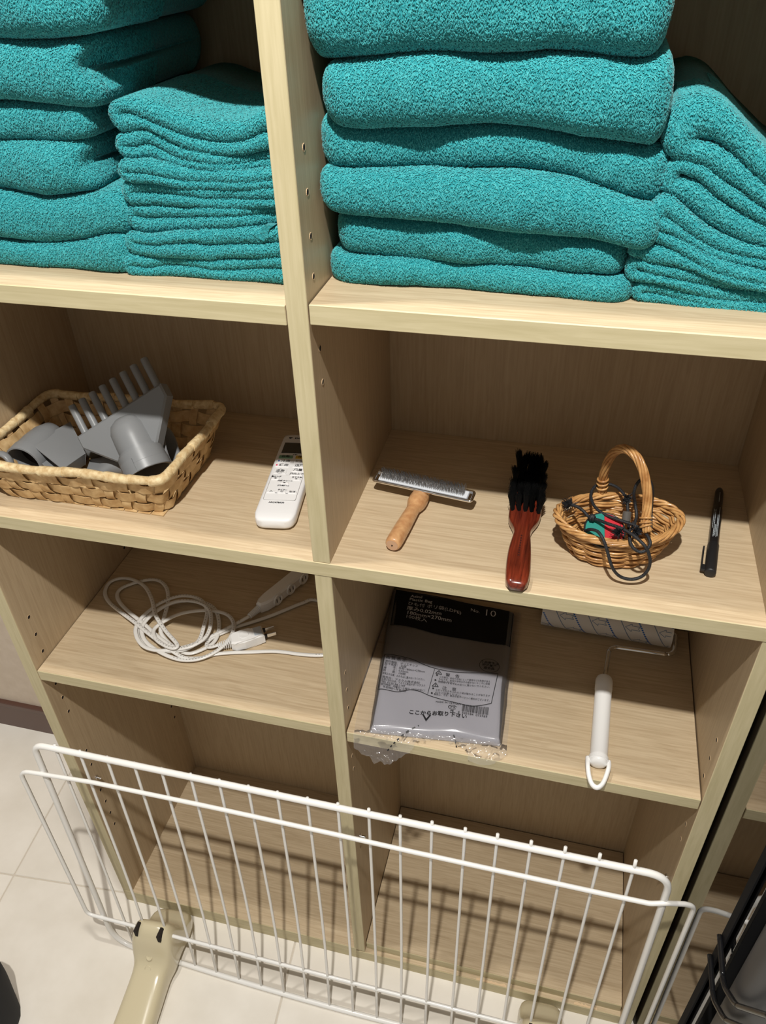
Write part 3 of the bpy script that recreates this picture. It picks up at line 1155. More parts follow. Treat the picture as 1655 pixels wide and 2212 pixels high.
for k, lab in enumerate(names_r):
    hand_towel(lab, cr_[2 * k], cr_[2 * k + 1], cr_[2 * k + 2], 0.052 + 0.003 * math.sin(k * 1.7), 0.255, XR - 0.003, seed=k * 2.7 + 1, group='hand towels slumped at the far right')
# ================================================================ woven tray with grey nozzles, left middle shelf
straw = new_mat('split_bamboo', srgb(206, 172, 122), 0.55, spec=0.3)
add_noise_color(straw, srgb(176, 138, 90), srgb(220, 190, 142), (30, 30, 30), 3.0, 5.0, (0.25, 0.75), bump=0.25, bump_dist=0.0006)
rimm = new_mat('raffia_rim', srgb(222, 196, 146), 0.5, spec=0.3)
add_noise_color(rimm, srgb(184, 148, 98), srgb(236, 216, 172), (50, 50, 50), 3.0, 6.0, (0.25, 0.7), bump=0.5, bump_dist=0.0008)

SB = ZB + 0.0002
tray = empty('woven_tray', (-0.31, 0.11, ZB), 'shallow woven bamboo tray of grey nozzles on the left middle shelf', 'basket')
base_c = [np.array(p) for p in [(-0.420, 0.037), (-0.199, 0.0445), (-0.203, 0.186), (-0.420, 0.176)]]
rim_c = [np.array(p) for p in [(-0.4405, 0.0175), (-0.186, 0.0300), (-0.183, 0.206), (-0.437, 0.194)]]
RIMZ = ZB + 0.0590


def ring(c, n=5, r=0.016):
    p = round_corners([np.r_[q, 0] for q in c], r, n)[:, :2]
    return p


def perimeter(c, m_=400):
    p = ring(c)
    p = np.vstack([p, p[:1]])
    s = np.r_[0, np.cumsum(np.linalg.norm(np.diff(p, axis=0), axis=1))]
    t = np.linspace(0, s[-1], m_, endpoint=False)
    return np.c_[np.interp(t, s, p[:, 0]), np.interp(t, s, p[:, 1])], s[-1]


PB, LB = perimeter(base_c)
PR, LR = perimeter(rim_c)
# outward normal around the ring
tg = np.roll(PR, -1, 0) - np.roll(PR, 1, 0)
nrm_r = np.c_[tg[:, 1], -tg[:, 0]]
nrm_r /= np.linalg.norm(nrm_r, axis=1)[:, None]


def side_pt(k, w, off=0.0):
    k = k % 400
    i = int(k)
    f_ = k - i
    j = (i + 1) % 400
    b_ = PB[i] * (1 - f_) + PB[j] * f_
    r_ = PR[i] * (1 - f_) + PR[j] * f_
    n_ = nrm_r[i] * (1 - f_) + nrm_r[j] * f_
    p = b_ * (1 - w) + r_ * w + n_ * off
    return np.array([p[0], p[1], SB + 0.0012 + (RIMZ - SB) * w])


NST = 36
stk_k = [(i + 0.35) * 400 / NST for i in range(NST)]
rows = [(0.04, 0.27), (0.31, 0.56), (0.60, 0.84)]
# horizontal splints, one ring per row, passing in front of and behind the stakes
for r_i, (w0, w1) in enumerate(rows):
    n = 288
    v, f = [], []
    for i in range(n):
        k = i * 400 / n
        ph = (k - stk_k[0]) / (400 / NST)
        off = 0.0019 * math.cos(math.pi * (ph + r_i)) + 0.0004 * math.sin(k * 0.7 + r_i)
        jit = 0.02 * math.sin(k * 0.21 + r_i * 2)
        for w, th_ in ((w0 + jit, 0), (w1 + jit, 0), (w1 + jit, 1), (w0 + jit, 1)):
            v.append(side_pt(k, w, off - 0.0009 * th_))
    for i in range(n):
        j = (i + 1) % n
        for a in range(4):
            b_ = (a + 1) % 4
            f.append((i * 4 + a, j * 4 + a, j * 4 + b_, i * 4 + b_))
    MB().add(v, f).build('splint', straw, tray, auto=40)
# upright stakes
for i, k in enumerate(stk_k):
    v, f = [], []
    hw = 0.0062 / LR * 400 * (0.85 + 0.3 * rng.random())
    lean = rng.uniform(-0.6, 0.6) - 1.0
    ws = np.linspace(-0.01, 0.97, 15)
    for w in ws:
        ph = 0.0
        # weave: opposite side to the splint of that row
        o_ = 0.0
        for r_i, (w0, w1) in enumerate(rows):
            mid_ = (w0 + w1) / 2
            o_ += -0.0019 * math.cos(math.pi * (i + r_i)) * math.exp(-((w - mid_) / 0.13) ** 2)
        for s_, t_ in ((-1, 0), (1, 0), (1, 1), (-1, 1)):
            v.append(side_pt(k + hw * s_ + lean * w * 2.0, max(w, 0.0), o_ - 0.0008 * t_))
    for a in range(len(ws) - 1):
        for b_ in range(4):
            c_ = (b_ + 1) % 4
            f.append((a * 4 + b_, a * 4 + c_, a * 4 + 4 + c_, a * 4 + 4 + b_))
    MB().add(v, f).build('stake', straw, tray, auto=40)
# rim: overlapping wraps of raffia
nw = 30
for i in range(nw):
    k0, k1 = i * 400 / nw - 1.2, (i + 1) * 400 / nw + 0.9
    P, Rr = [], []
    m_ = 12
    for j in range(m_):
        t = j / (m_ - 1)
        p = side_pt(k0 + (k1 - k0) * t, 1.0, 0.0006 * math.sin(i * 2.1))
        p[2] += 0.0012 * math.sin(i * 1.3 + t * 2)
        P.append(p)
        Rr.append((0.0064 - 0.0012 * t + 0.0004 * math.sin(i * 3.7)) * (0.88 if j == 0 else 1.0))
    MB().tube(P, Rr, 12, twist=0.25).build('rim_wrap', rimm, tray, auto=50)
# woven bottom
for i in range(12):
    x = -0.414 + i * 0.0178
    rbox(MB(), (x, 0.040, SB), (x + 0.0165, 0.180, SB + 0.0012 + 0.0006 * (i % 2)), 0.0003, 1).build('base_splint', straw, tray)

# ---------------------------------------------------------------- grey plastic nozzles
grey = new_mat('grey_plastic', srgb(128, 130, 132), 0.38, spec=0.4)
NN = np.array([-0.02570385, -0.85653782, 0.51544376])
NP0 = ony((270, 920), 0.105)


def onplate(u, d=0.0):
    r = ray(u)
    return CAM + r * ((NP0 + NN * d - CAM) @ NN) / (r @ NN)


q4 = lambda x, y: (120 + x / 5.911, 760 + y / 5.911)
PL, PR_ = onplate(q4(262, 1085)), onplate(q4(1330, 400))
bdir = (PR_ - PL) / np.linalg.norm(PR_ - PL)
adir = np.cross(NN, bdir)
adir /= np.linalg.norm(adir)
if adir[2] < 0:
    adir = -adir
Mn = np.eye(4)
ncen = (PL + PR_) / 2
Mn[:3, 0], Mn[:3, 1], Mn[:3, 2], Mn[:3, 3] = bdir, adir, NN, ncen
if np.linalg.det(Mn[:3, :3]) < 0:
    Mn[:3, 0] = -bdir
loc = lambda p: np.linalg.inv(Mn) @ np.r_[p, 1]
hw = np.linalg.norm(PR_ - PL) / 2
comb = empty('comb_nozzle', tuple(ncen), 'grey comb nozzle with eight finger tubes and wide pipe, topmost in the tray', 'nozzle', 'grey nozzles in the tray')
TH = 0.019
outline = [(-hw, 0.0), (-hw, -0.017), (-0.022, -0.066), (0.022, -0.066), (hw, -0.017), (hw, 0.0)]
pb_ = MB()
pb_.prism(outline, -TH, 0.0, Mn, inset=0.0022)
pb_.build('fan_body', grey, comb, auto=35)
for k in range(8):
    x = -hw + 0.0085 + k * (2 * hw - 0.017) / 7
    tb = MB()
    z0 = -TH / 2
    a = xf(Mn, [(x, -0.003, z0), (x, 0.0395, z0)])
    Mt = axis_frame(a[0], a[1])
    tb.lathe([(0.0047, 0.0), (0.0047, 0.040), (0.0044, 0.0425), (0.0034, 0.0425), (0.0034, 0.02)], 16, Mt)
    tb.build('finger_tube', grey, comb, auto=40)
# pipe, coming out of the narrow end towards the front
u_mouth = onplate((317, 1021), 0.004)
lm = loc(u_mouth)
px = lm[0]
a0 = xf(Mn, [(px * 0.35, -0.020, -TH / 2 + 0.004), (px, lm[1], -TH / 2 + 0.008)])
pl_len = np.linalg.norm(a0[1] - a0[0])
Mp = axis_frame(a0[0], a0[1])
pm = MB()
prof = [(0.004, -0.010), (0.013, -0.008), (0.0195, -0.003), (0.0232, 0.006), (0.0236, 0.02), (0.0238, pl_len - 0.026)]
pm.lathe(prof, 36, Mp, caps=False)
pm.build('pipe', grey, comb, auto=40)
cm = MB()
cm.lathe([(0.0238, pl_len - 0.0275), (0.0282, pl_len - 0.0265), (0.0288, pl_len - 0.012), (0.0288, pl_len - 0.011), (0.0295, pl_len - 0.0105), (0.0295, pl_len), (0.0288, pl_len + 0.0008), (0.0262, pl_len + 0.0004), (0.0256, pl_len - 0.03)], 40, Mp, caps=False)
cm.build('collar', grey, comb, auto=30)
MB().lathe([(0.0, pl_len - 0.027), (0.0258, pl_len - 0.027)], 30, Mp, caps=False).build('bore_shade', M['dark_hole'], comb)  # dark disc across the pipe, coloured as its inner shade
lk = MB()
for a in np.linspace(2.9, 3.75, 8):
    pass
lat = []
for a in np.linspace(-0.35, 0.35, 9):
    lat.append(a)
vv, ff = [], []
# bayonet lug standing proud of the collar on the side that faces the camera
cdir = np.linalg.inv(Mp[:3, :3]) @ (CAM - a0[1])
ang0 = math.atan2(cdir[1], cdir[0]) + 0.75
for a in lat:
    for r_, h_ in ((0.0282, pl_len - 0.017), (0.0306, pl_len - 0.017), (0.0306, pl_len + 0.0012), (0.0282, pl_len + 0.0012)):
        vv.append((r_ * math.cos(ang0 + a), r_ * math.sin(ang0 + a), h_))
for i in range(len(lat) - 1):
    for k in range(4):
        k2 = (k + 1) % 4
        ff.append((i * 4 + k, i * 4 + 4 + k, i * 4 + 4 + k2, i * 4 + k2))
ff += [(0, 1, 2, 3), tuple((len(lat) - 1) * 4 + k for k in (3, 2, 1, 0))]
MB().add(xf(Mp, vv), ff).build('bayonet_lug', grey, comb, auto=30)

# flat slot nozzle at the left
flat = empty('slot_nozzle', tuple(onz((120, 960), 0.13)), 'grey flat slot nozzle left of the comb nozzle, its long slot facing the tray rim', 'nozzle', 'grey nozzles in the tray')
A, B_ = onz((66, 957), 0.146), onz((136, 1013), 0.132)
C_, D_ = onz((186, 978), 0.124), onz((151, 911), 0.138)
xd = (B_ - A)
nl = np.linalg.norm(xd)
xd /= nl
yd = (D_ - A) + (C_ - B_)
yd -= xd * (yd @ xd)
ylen = (np.linalg.norm(D_ - A) + np.linalg.norm(C_ - B_)) / 2
yd /= np.linalg.norm(yd)
zd = np.cross(xd, yd)
if zd[2] < 0:
    zd = -zd
def flat_pt(s, t, n):
    p = (A * (1 - s) + B_ * s) * (1 - t) + (D_ * (1 - s) + C_ * s) * t
    return p + zd * n
tk = 0.0190
v, f = [], []
outer = [(0, 0), (1, 0), (1, -1), (0, -1)]
g = 0.0022
def ringf(t, inset):
    ds = inset / nl
    return [flat_pt(ds, t, -inset), flat_pt(1 - ds, t, -inset), flat_pt(1 - ds, t, -tk + inset), flat_pt(ds, t, -tk + inset)]
rings = [ringf(0.35, g), ringf(0.0, g), ringf(0.0, 0.0006), ringf(0.02, 0), ringf(0.70, 0), ringf(1.0, 0.0)]
for R_ in rings:
    v += R_
for i in range(len(rings) - 1):
    for k in range(4):
        k2 = (k + 1) % 4
        f.append((i * 4 + k, i * 4 + k2, (i + 1) * 4 + k2, (i + 1) * 4 + k))
f.append((0, 1, 2, 3))
L_ = (len(rings) - 1) * 4
f.append((L_ + 3, L_ + 2, L_ + 1, L_))
fb = MB().add(v, f).build('slot_body', grey, flat, auto=30)
bv = fb.modifiers.new('b', 'BEVEL')
bv.width = 0.0008
bv.segments = 2
bv.limit_method = 'ANGLE'
MB().add([p for p in ringf(0.33, g + 0.0001)], [(0, 1, 2, 3)]).build('slot_shade', M['dark_hole'], flat)  # dark sheet set in the slot in place of its shade
# short round neck behind it
nk0 = flat_pt(0.5, 0.95, -tk / 2)
nk1 = nk0 + yd * 0.045 + np.array([0.004, 0, -0.022])
MB().lathe([(0.007, 0), (0.014, 0.012), (0.0165, 0.026), (0.0165, np.linalg.norm(nk1 - nk0))], 28, axis_frame(nk0, nk1)).build('neck', grey, flat, auto=40)

# wide-mouthed nozzle with its round opening at the far left
rnd = empty('round_nozzle', tuple(onz((50, 1000), 0.11)), 'grey nozzle at the left end of the tray showing a wide dark round mouth', 'nozzle', 'grey nozzles in the tray')
mo = onz((52, 1000), 0.124)
ma = onz((112, 938), 0.128)
Mr = axis_frame(mo, ma)
ln_ = np.linalg.norm(ma - mo)
MB().lathe([(0.0205, 0.03), (0.0212, 0.0), (0.0222, -0.0012), (0.0240, -0.0006), (0.0246, 0.001), (0.0246, 0.014), (0.0236, 0.0145), (0.0234, ln_ * 0.5), (0.0215, ln_ * 0.8), (0.016, ln_ + 0.004), (0.006, ln_ + 0.012)], 40, Mr, caps=False).build('mouth', grey, rnd, auto=35)
MB().lathe([(0.0, 0.024), (0.0209, 0.024)], 30, Mr, caps=False).build('bore_shade', M['dark_hole'], rnd)  # near-black disc painted as the shade within the mouth
# split ring clip beside it
ck = empty('split_ring', tuple(onz((10, 995), 0.125)), 'small grey split ring clip at the far left of the tray', 'clip', None)
cc = onz((4, 1004), 0.128)
arc = [cc + np.array([0.014 * math.cos(a), 0.004 * math.sin(a), 0.014 * math.sin(a)]) for a in np.linspace(-0.6, 3.6, 20)]
MB().tube(arc, 0.0032, 10, flat=1.6, up=(0, 1, 0)).build('ring_band', grey, ck, smooth=True)

# nozzle lying underneath with its collar to the right
und = empty('wide_nozzle', tuple(onz((280, 990), 0.11)), 'grey nozzle lying under the comb nozzle, its collar towards the right side of the tray', 'nozzle', 'grey nozzles in the tray')
c0 = onz((372, 968), 0.128)
c1 = onz((300, 985), 0.120)
c2 = onz((190, 1004), 0.110)
c2[2] = 0.104
Mu = axis_frame(c0, c1)
MB().lathe([(0.0240, 0.03), (0.0250, 0.0), (0.0262, -0.001), (0.0276, 0.0), (0.0276, 0.013), (0.0262, 0.0145), (0.0256, 0.024), (0.0256, 0.03)], 40, Mu, caps=False).build('collar', grey, und, auto=30)
MB().lathe([(0.0, 0.02), (0.0246, 0.02)], 30, Mu, caps=False).build('bore_shade', M['dark_hole'], und)  # shade inside the collar put in as a dark disc
# flattened body tapering from the collar to a flat lip
v, f = [], []
ax_u = (c1 - c0) / np.linalg.norm(c1 - c0)
side = np.cross(np.array([0, 0, 1.0]), ax_u)
side /= np.linalg.norm(side)
stn = [(c0 + ax_u * 0.024, 0.0245, 0.0225), (c0 + ax_u * 0.05, 0.024, 0.018), ((c1 + c2) / 2 + np.array([0, 0, 0.002]), 0.023, 0.0115), (c2 + np.array([0.018, 0, 0.003]), 0.0225, 0.0075), (c2, 0.021, 0.0052)]
for p, w_, h_ in stn:
    for k in range(24):
        a = 2 * math.pi * k / 24
        ca, sa = math.cos(a), math.sin(a)
        v.append(p + side * w_ * np.sign(ca) * abs(ca) ** 0.7 + np.array([0, 0, 1.0]) * h_ * np.sign(sa) * abs(sa) ** 0.8)
for i in range(len(stn) - 1):
    for k in range(24):
        k2 = (k + 1) % 24
        f.append((i * 24 + k, i * 24 + k2, i * 24 + 24 + k2, i * 24 + 24 + k))
f.append(tuple(range(24))[::-1])
f.append(tuple((len(stn) - 1) * 24 + k for k in range(24)))
MB().add(v, f).build('flat_body', grey, und, auto=40)

# ================================================================ remote control beside the divider
rem_a = np.array([-0.0610, 0.0415])           # middle of the near end
rem_d = np.array([-0.142, 0.990])
rem_d /= np.linalg.norm(rem_d)
RL = 0.186
remote = empty('remote_control', (rem_a[0], rem_a[1] + 0.09, ZB), 'white air conditioner remote control lying beside the divider', 'remote control')
Mrm = np.eye(4)
Mrm[:3, 0] = (rem_d[1], -rem_d[0], 0)
Mrm[:3, 1] = (rem_d[0], rem_d[1], 0)
Mrm[:3, 3] = (rem_a[0], rem_a[1], ZB)
wp = new_mat('remote_white', srgb(232, 231, 231), 0.3, coat=0.15)
# body: stations along the length with a soft, slightly bowed back
RT = 0.0185
v, f = [], []
stn = [(0.0, 0.55, 0.5), (0.002, 0.80, 0.72), (0.006, 0.92, 0.86), (0.014, 1.0, 0.97), (0.05, 1.0, 1.0), (0.10, 1.0, 1.0), (0.150, 1.0, 1.0), (0.178, 0.985, 0.98), (0.1835, 0.95, 0.93), (RL, 0.86, 0.8)]
SEG = 28
for t, ws_, hs_ in stn:
    hwid = 0.0246 * ws_
    for k in range(SEG):
        a = 2 * math.pi * k / SEG
        ca, sa = math.cos(a), math.sin(a)
        x = hwid * np.sign(ca) * abs(ca) ** 0.38
        z = RT / 2 * (1 + hs_ * np.sign(sa) * abs(sa) ** (0.28 if sa > 0 else 0.6))
        v.append((x, t, z))
for i in range(len(stn) - 1):
    for k in range(SEG):
        k2 = (k + 1) % SEG
        f.append((i * SEG + k, (i + 1) * SEG + k, (i + 1) * SEG + k2, i * SEG + k2))
f.append(tuple(range(SEG)))
f.append(tuple((len(stn) - 1) * SEG + k for k in range(SEG))[::-1])
bo = MB().add(xf(Mrm, v), f).build('casing', wp, remote, smooth=True, auto=60)
# parting line round the near end
lineP = [(x, 0.004 - 0.003 * math.cos(x / 0.0246 * 1.2) + 0.0008, 0.0055) for x in np.linspace(-0.0225, 0.0225, 15)]
FZ = RT + 0.0001
rp = lambda p2: xf(Mrm, np.c_[p2[:, 0], p2[:, 1], np.full(len(p2), FZ + 0.0009)])
rpf = lambda p2: xf(Mrm, np.c_[p2[:, 0], p2[:, 1], np.full(len(p2), FZ + 0.00012)])
scr = MB()
rbox(scr, (-0.0185, 0.138, RT - 0.002), (0.0185, 0.163, RT + 0.0006), 0.0006, 2, Mrm)
scr.build('display', new_mat('lcd_dark', srgb(52, 50, 44), 0.12, coat=0.4), remote)
# lower key panel, a thin raised outline
pan = round_corners([np.array([x, y, FZ + 0.0001]) for x, y in [(-0.0195, 0.036), (0.0195, 0.036), (0.0195, 0.0885), (-0.0195, 0.0885)]], 0.003, 4)
MB().tube(xf(Mrm, pan), 0.0003, 5, closed=True).build('panel_outline', new_mat('remote_seam', srgb(190, 188, 186), 0.5), remote)
ink = MB()
keys = []
green = new_mat('green_key', srgb(112, 156, 128), 0.4)
yellow = new_mat('yellow_key', srgb(206, 170, 60), 0.4)
for (cx, cy, w_, h_, mt, s, ts) in [
    (-0.0105, 0.1290, 0.018, 0.0068, green, '自動', 0.0055), (0.0110, 0.1290, 0.018, 0.0068, yellow, '停止', 0.0055),
    (-0.0105, 0.1185, 0.0175, 0.0062, wp, '冷房', 0.0062), (0.0110, 0.1185, 0.0175, 0.0062, wp, 'ドライ', 0.0052),
    (-0.0110, 0.1090, 0.0175, 0.0062, wp, '暖房', 0.0062), (0.0110, 0.1090, 0.0175, 0.0062, wp, '送風', 0.0062),
    (-0.0110, 0.0955, 0.0165, 0.0115, wp, '温度', 0.0058), (0.0110, 0.0992, 0.0155, 0.0062, wp, '風量', 0.0058), (0.0110, 0.0907, 0.0160, 0.0062, wp, '風向上下', 0.0044),
    (-0.0135, 0.0800, 0.0105, 0.0046, wp, '', 0), (0.0125, 0.0800, 0.0105, 0.0046, wp, '', 0), (-0.0005, 0.0712, 0.0105, 0.0046, wp, '', 0),
    (-0.0130, 0.0525, 0.0105, 0.0050, wp, '入', 0.0042), (0.0, 0.0525, 0.0105, 0.0050, wp, '切', 0.0036), (0.0130, 0.0525, 0.0105, 0.0050, wp, '取消', 0.0038)]:
    kb = MB()
    rbox(kb, (cx - w_ / 2, cy - h_ / 2, RT - 0.001), (cx + w_ / 2, cy + h_ / 2, RT + 0.0009), min(0.0011, h_ / 3), 2, Mrm)
    ko = kb.build('key', mt, remote)
    if s:
        ib = MB()
        put_text(ib, s, cx + (0.002 if s in ('冷房', '暖房') else 0), cy, ts, fn=rp, bold=0.00008)
        if ib.n:
            ib.build('printed_text', M['ink_black'], ko)['kind'] = 'stuff'
for txt, x, y, sz in [('DAIKIN', 0.002, 0.1745, 0.0056), ('ARC478A30', -0.002, 0.0312, 0.0036), ('風ロング', -0.0135, 0.0846, 0.0032), ('おやすみ', 0.0125, 0.0846, 0.0032), ('内部クリーン', -0.0005, 0.0760, 0.0032), ('(3秒長押し)', -0.0010, 0.0660, 0.0028), ('タイマー', 0.0, 0.0570, 0.0030), ('運転', 0.0005, 0.1345, 0.003)]:
    put_text(ink, txt, x, y, sz, fn=rpf, bold=0.00012)
# logo wedge, temperature arrows, little icons
for poly in ([(-0.016, 0.1765), (-0.010, 0.1765), (-0.0140, 0.1725)],):
    p = np.array(poly)
    ink.add(rpf(p), [tuple(range(len(p)))[::-1]])
for sgn in (1, -1):
    ch = np.array([(-0.0145, 0.0955 + sgn * 0.0037), (-0.0110, 0.0955 + sgn * 0.0052), (-0.0075, 0.0955 + sgn * 0.0037), (-0.0075, 0.0955 + sgn * 0.0030), (-0.0110, 0.0955 + sgn * 0.0044), (-0.0145, 0.0955 + sgn * 0.0030)])
    ink.add(rp(ch), [(0, 1, 4, 5), (1, 2, 3, 4)])
for cx, cy in ((-0.0135, 0.0800), (0.0125, 0.0800), (-0.0005, 0.0712)):
    a = np.linspace(0, 2 * math.pi, 9)[:-1]
    ink.add(rp(np.c_[cx + 0.0017 * np.cos(a), cy + 0.0010 * np.sin(a)]), [tuple(range(8))])
for x0 in (-0.0095, 0.0095):
    for k in range(1):
        ink.add(rpf(np.array([(x0 * 0.55, 0.0500), (x0 * 0.82, 0.0500), (x0 * 0.82, 0.0505), (x0 * 0.55, 0.0505)])), [(0, 1, 2, 3)])
ink.build('printed_text', M['ink_black'], remote)['kind'] = 'stuff'
for cx, cy, c in ((-0.0172, 0.1185, srgb(40, 90, 170)), (0.0185, 0.1185, srgb(40, 140, 110)), (-0.0180, 0.1090, srgb(220, 60, 100)), (0.0182, 0.1090, srgb(80, 130, 190))):
    mk = MB()
    mk.add(rp(np.array([(cx - 0.0009, cy - 0.0016), (cx + 0.0009, cy - 0.0016), (cx + 0.0009, cy + 0.0016), (cx - 0.0009, cy + 0.0016)])), [(0, 1, 2, 3)])
    mk.build('colour_mark', new_mat('mark_ink', c, 0.5), remote)
# ================================================================ slicker brush
beech = new_mat('beech_varnish', srgb(206, 160, 114), 0.3, coat=0.4)
add_noise_color(beech, srgb(182, 130, 86), srgb(210, 164, 116), (60, 60, 60), 2.2, 4.0, (0.3, 0.7))
chrome = new_mat('chrome', (0.82, 0.82, 0.83, 1), 0.08, metal=1.0)
zr = lambda x, y: (790 + x / 6.13, 990 + y / 6.13)
sl = empty('slicker_brush', (0.095, 0.09, ZB), 'wire slicker brush with beech handle lying pins up near the divider', 'pet brush')
HZ = 0.1145
NLc, NRc = onz(zr(100, 292), HZ), onz(zr(1395, 572), HZ)
FRc, FLc = onz(zr(1560, 468), HZ + 0.003), onz(zr(262, 208), HZ + 0.003)
xv = NRc - NLc
SLW = np.linalg.norm(xv)
xv /= SLW
yv = (FRc - NRc + FLc - NLc) / 2
yv -= xv * (yv @ xv)
SLD = np.linalg.norm(yv)
yv /= SLD
zv = np.cross(xv, yv)
Ms = np.eye(4)
Ms[:3, 0], Ms[:3, 1], Ms[:3, 2], Ms[:3, 3] = xv, yv, zv, (NLc + NRc) / 2 + yv * SLD / 2
hw_, hd_ = SLW / 2, SLD / 2
pl_ = MB()
rbox(pl_, (-hw_, -hd_, -0.0022), (hw_, hd_, -0.0006), 0.0006, 2, Ms)
pl_.build('head_plate', chrome, sl)
rim = round_corners([np.array([-hw_, -hd_, 0.0]), np.array([hw_, -hd_, 0.0]), np.array([hw_, hd_, 0.0]), np.array([-hw_, hd_, 0.0])], 0.003, 4)
MB().tube(xf(Ms, rim), 0.0019, 10, closed=True).build('rolled_rim', chrome, sl, smooth=True)
pd = MB()
rbox(pd, (-hw_ + 0.006, -hd_ + 0.002, -0.0006), (hw_ - 0.006, hd_ - 0.002, 0.0022), 0.0008, 2, Ms)
pd.build('pad', new_mat('pad_cloth', srgb(206, 210, 216), 0.8), sl)
pins = MB()
nx_, ny_ = 42, 8
for i in range(nx_):
    for j in range(ny_):
        x = -hw_ + 0.009 + (2 * hw_ - 0.018) * (i + 0.5 * (j % 2)) / nx_
        y = -hd_ + 0.0035 + (2 * hd_ - 0.007) * j / (ny_ - 1)
        dx, dy = rng.uniform(-0.0006, 0.0006), rng.uniform(-0.0006, 0.0006)
        P = [(x, y, 0.002), (x + dx, y + dy + 0.0012, 0.0095), (x + dx * 2, y + dy - 0.0012, 0.0165)]
        pins.tube(xf(Ms, P), 0.00032, 3, caps=False)
po = pins.build('wire_pins', new_mat('steel_pins', (0.42, 0.41, 0.40, 1), 0.35, metal=1.0), sl, smooth=True)
po['kind'] = 'stuff'
ha = onz(zr(742, 478), 0.1040)
hb = onz(zr(352, 1150), ZB + 0.0096)
ha = ha + (ha - hb) / np.linalg.norm(ha - hb) * 0.0035
Lh = np.linalg.norm(ha - hb)
Mh = axis_frame(hb, ha)
prof = [(0.0030, -0.0005), (0.0070, 0.0), (0.0086, 0.0016), (0.0093, 0.005), (0.0095, 0.012), (0.0092, 0.035), (0.0082, Lh - 0.042), (0.0080, Lh - 0.034), (0.0096, Lh - 0.030), (0.0112, Lh - 0.024), (0.0116, Lh - 0.016), (0.0108, Lh - 0.006), (0.0090, Lh)]
MB().lathe(prof, 32, Mh).build('handle', beech, sl, smooth=True, auto=50)
eg = MB().lathe([(0.0066, -0.0002), (0.0069, -0.0007), (0.0012, -0.0009), (0.0008, 0.0)], 20, Mh)
eg.build('end_grain', new_mat('beech_end', srgb(196, 158, 128), 0.5), sl)
MB().lathe([(0.0007, -0.0014), (0.0007, 0.0)], 8, Mh).build('centre_hole', M['dark_hole'], sl)

# ================================================================ bristle brush
rosew = new_mat('red_brown_lacquer', srgb(112, 42, 26), 0.16, coat=0.7)
add_noise_color(rosew, srgb(58, 16, 10), srgb(128, 50, 30), (160, 9, 160), 1.6, 5.0, (0.3, 0.72))
bristle = new_mat('black_bristle', (0.004, 0.004, 0.004, 1), 0.6, spec=0.15)
zbk = lambda x, y: (1070 + x / 6.914, 960 + y / 6.914)
bb_ = empty('bristle_brush', (0.222, 0.11, ZB), 'dark red lacquered wooden brush with black bristles facing up', 'brush')
BT = 0.1095
outl_l = [(160, 1990), (152, 1900), (165, 1700), (200, 1500), (250, 1350), (296, 1225), (262, 1160), (205, 1100), (196, 1040), (200, 990)]
outl_r = [(500, 1990), (530, 1900), (545, 1600), (540, 1400), (528, 1260), (560, 1200), (650, 1120), (690, 1040), (695, 990)]
Lp = [onz(zbk(*u), BT)[:2] for u in outl_l]
Rp = [onz(zbk(*u), BT)[:2] for u in outl_r]
tipL, tipR, tipC = onz(zbk(320, 150), BT + 0.0235), onz(zbk(770, 190), BT + 0.0235), onz(zbk(545, 110), BT + 0.0235)
endc = np.array([onz(zbk(330, 2100), BT - 0.002)[:2]])[0]
# stations from the outlines by distance along the brush
ys = np.linspace(endc[1] + 0.001, tipC[1] + 0.006, 34)
lx = lambda y: np.interp(y, [p[1] for p in Lp] + [tipL[1] + 0.004], [p[0] for p in Lp] + [tipL[0]])
rx = lambda y: np.interp(y, [p[1] for p in Rp] + [tipR[1] + 0.004], [p[0] for p in Rp] + [tipR[0]])
v, f = [], []
SG = 24
n_ = len(ys)
sm3 = lambda q: np.convolve(np.r_[q[0], q, q[-1]], np.ones(3) / 3, 'valid')
LX, RX = sm3(np.array([lx(y) for y in ys])), sm3(np.array([rx(y) for y in ys]))
for i, y in enumerate(ys):
    l, r = LX[i], RX[i]
    c, w = (l + r) / 2, (r - l) / 2
    t0, t1 = (y - ys[0]) / 0.012, (ys[-1] - y) / 0.014
    k_ = math.sqrt(max(0.0, 1 - (1 - min(1, t0)) ** 2)) * math.sqrt(max(0.0, 1 - (1 - min(1, t1)) ** 2))
    w *= 0.62 + 0.38 * k_
    hz = 0.0072 * (0.45 + 0.55 * k_)
    zc_ = ZB + 0.0076
    for k in range(SG):
        a = 2 * math.pi * k / SG
        ca, sa = math.cos(a), math.sin(a)
        v.append((c + w * np.sign(ca) * abs(ca) ** 0.5, y, zc_ + hz * np.sign(sa) * abs(sa) ** 0.5))
for i in range(n_ - 1):
    for k in range(SG):
        k2 = (k + 1) % SG
        f.append((i * SG + k, (i + 1) * SG + k, (i + 1) * SG + k2, i * SG + k2))
f.append(tuple(range(SG)))
f.append(tuple((n_ - 1) * SG + k for k in range(SG))[::-1])
MB().add(v, f).build('handle_block', rosew, bb_, smooth=True)
tuft = None
yb0, yb1 = onz(zbk(440, 985), BT)[1] + 0.002, tipC[1] - 0.002
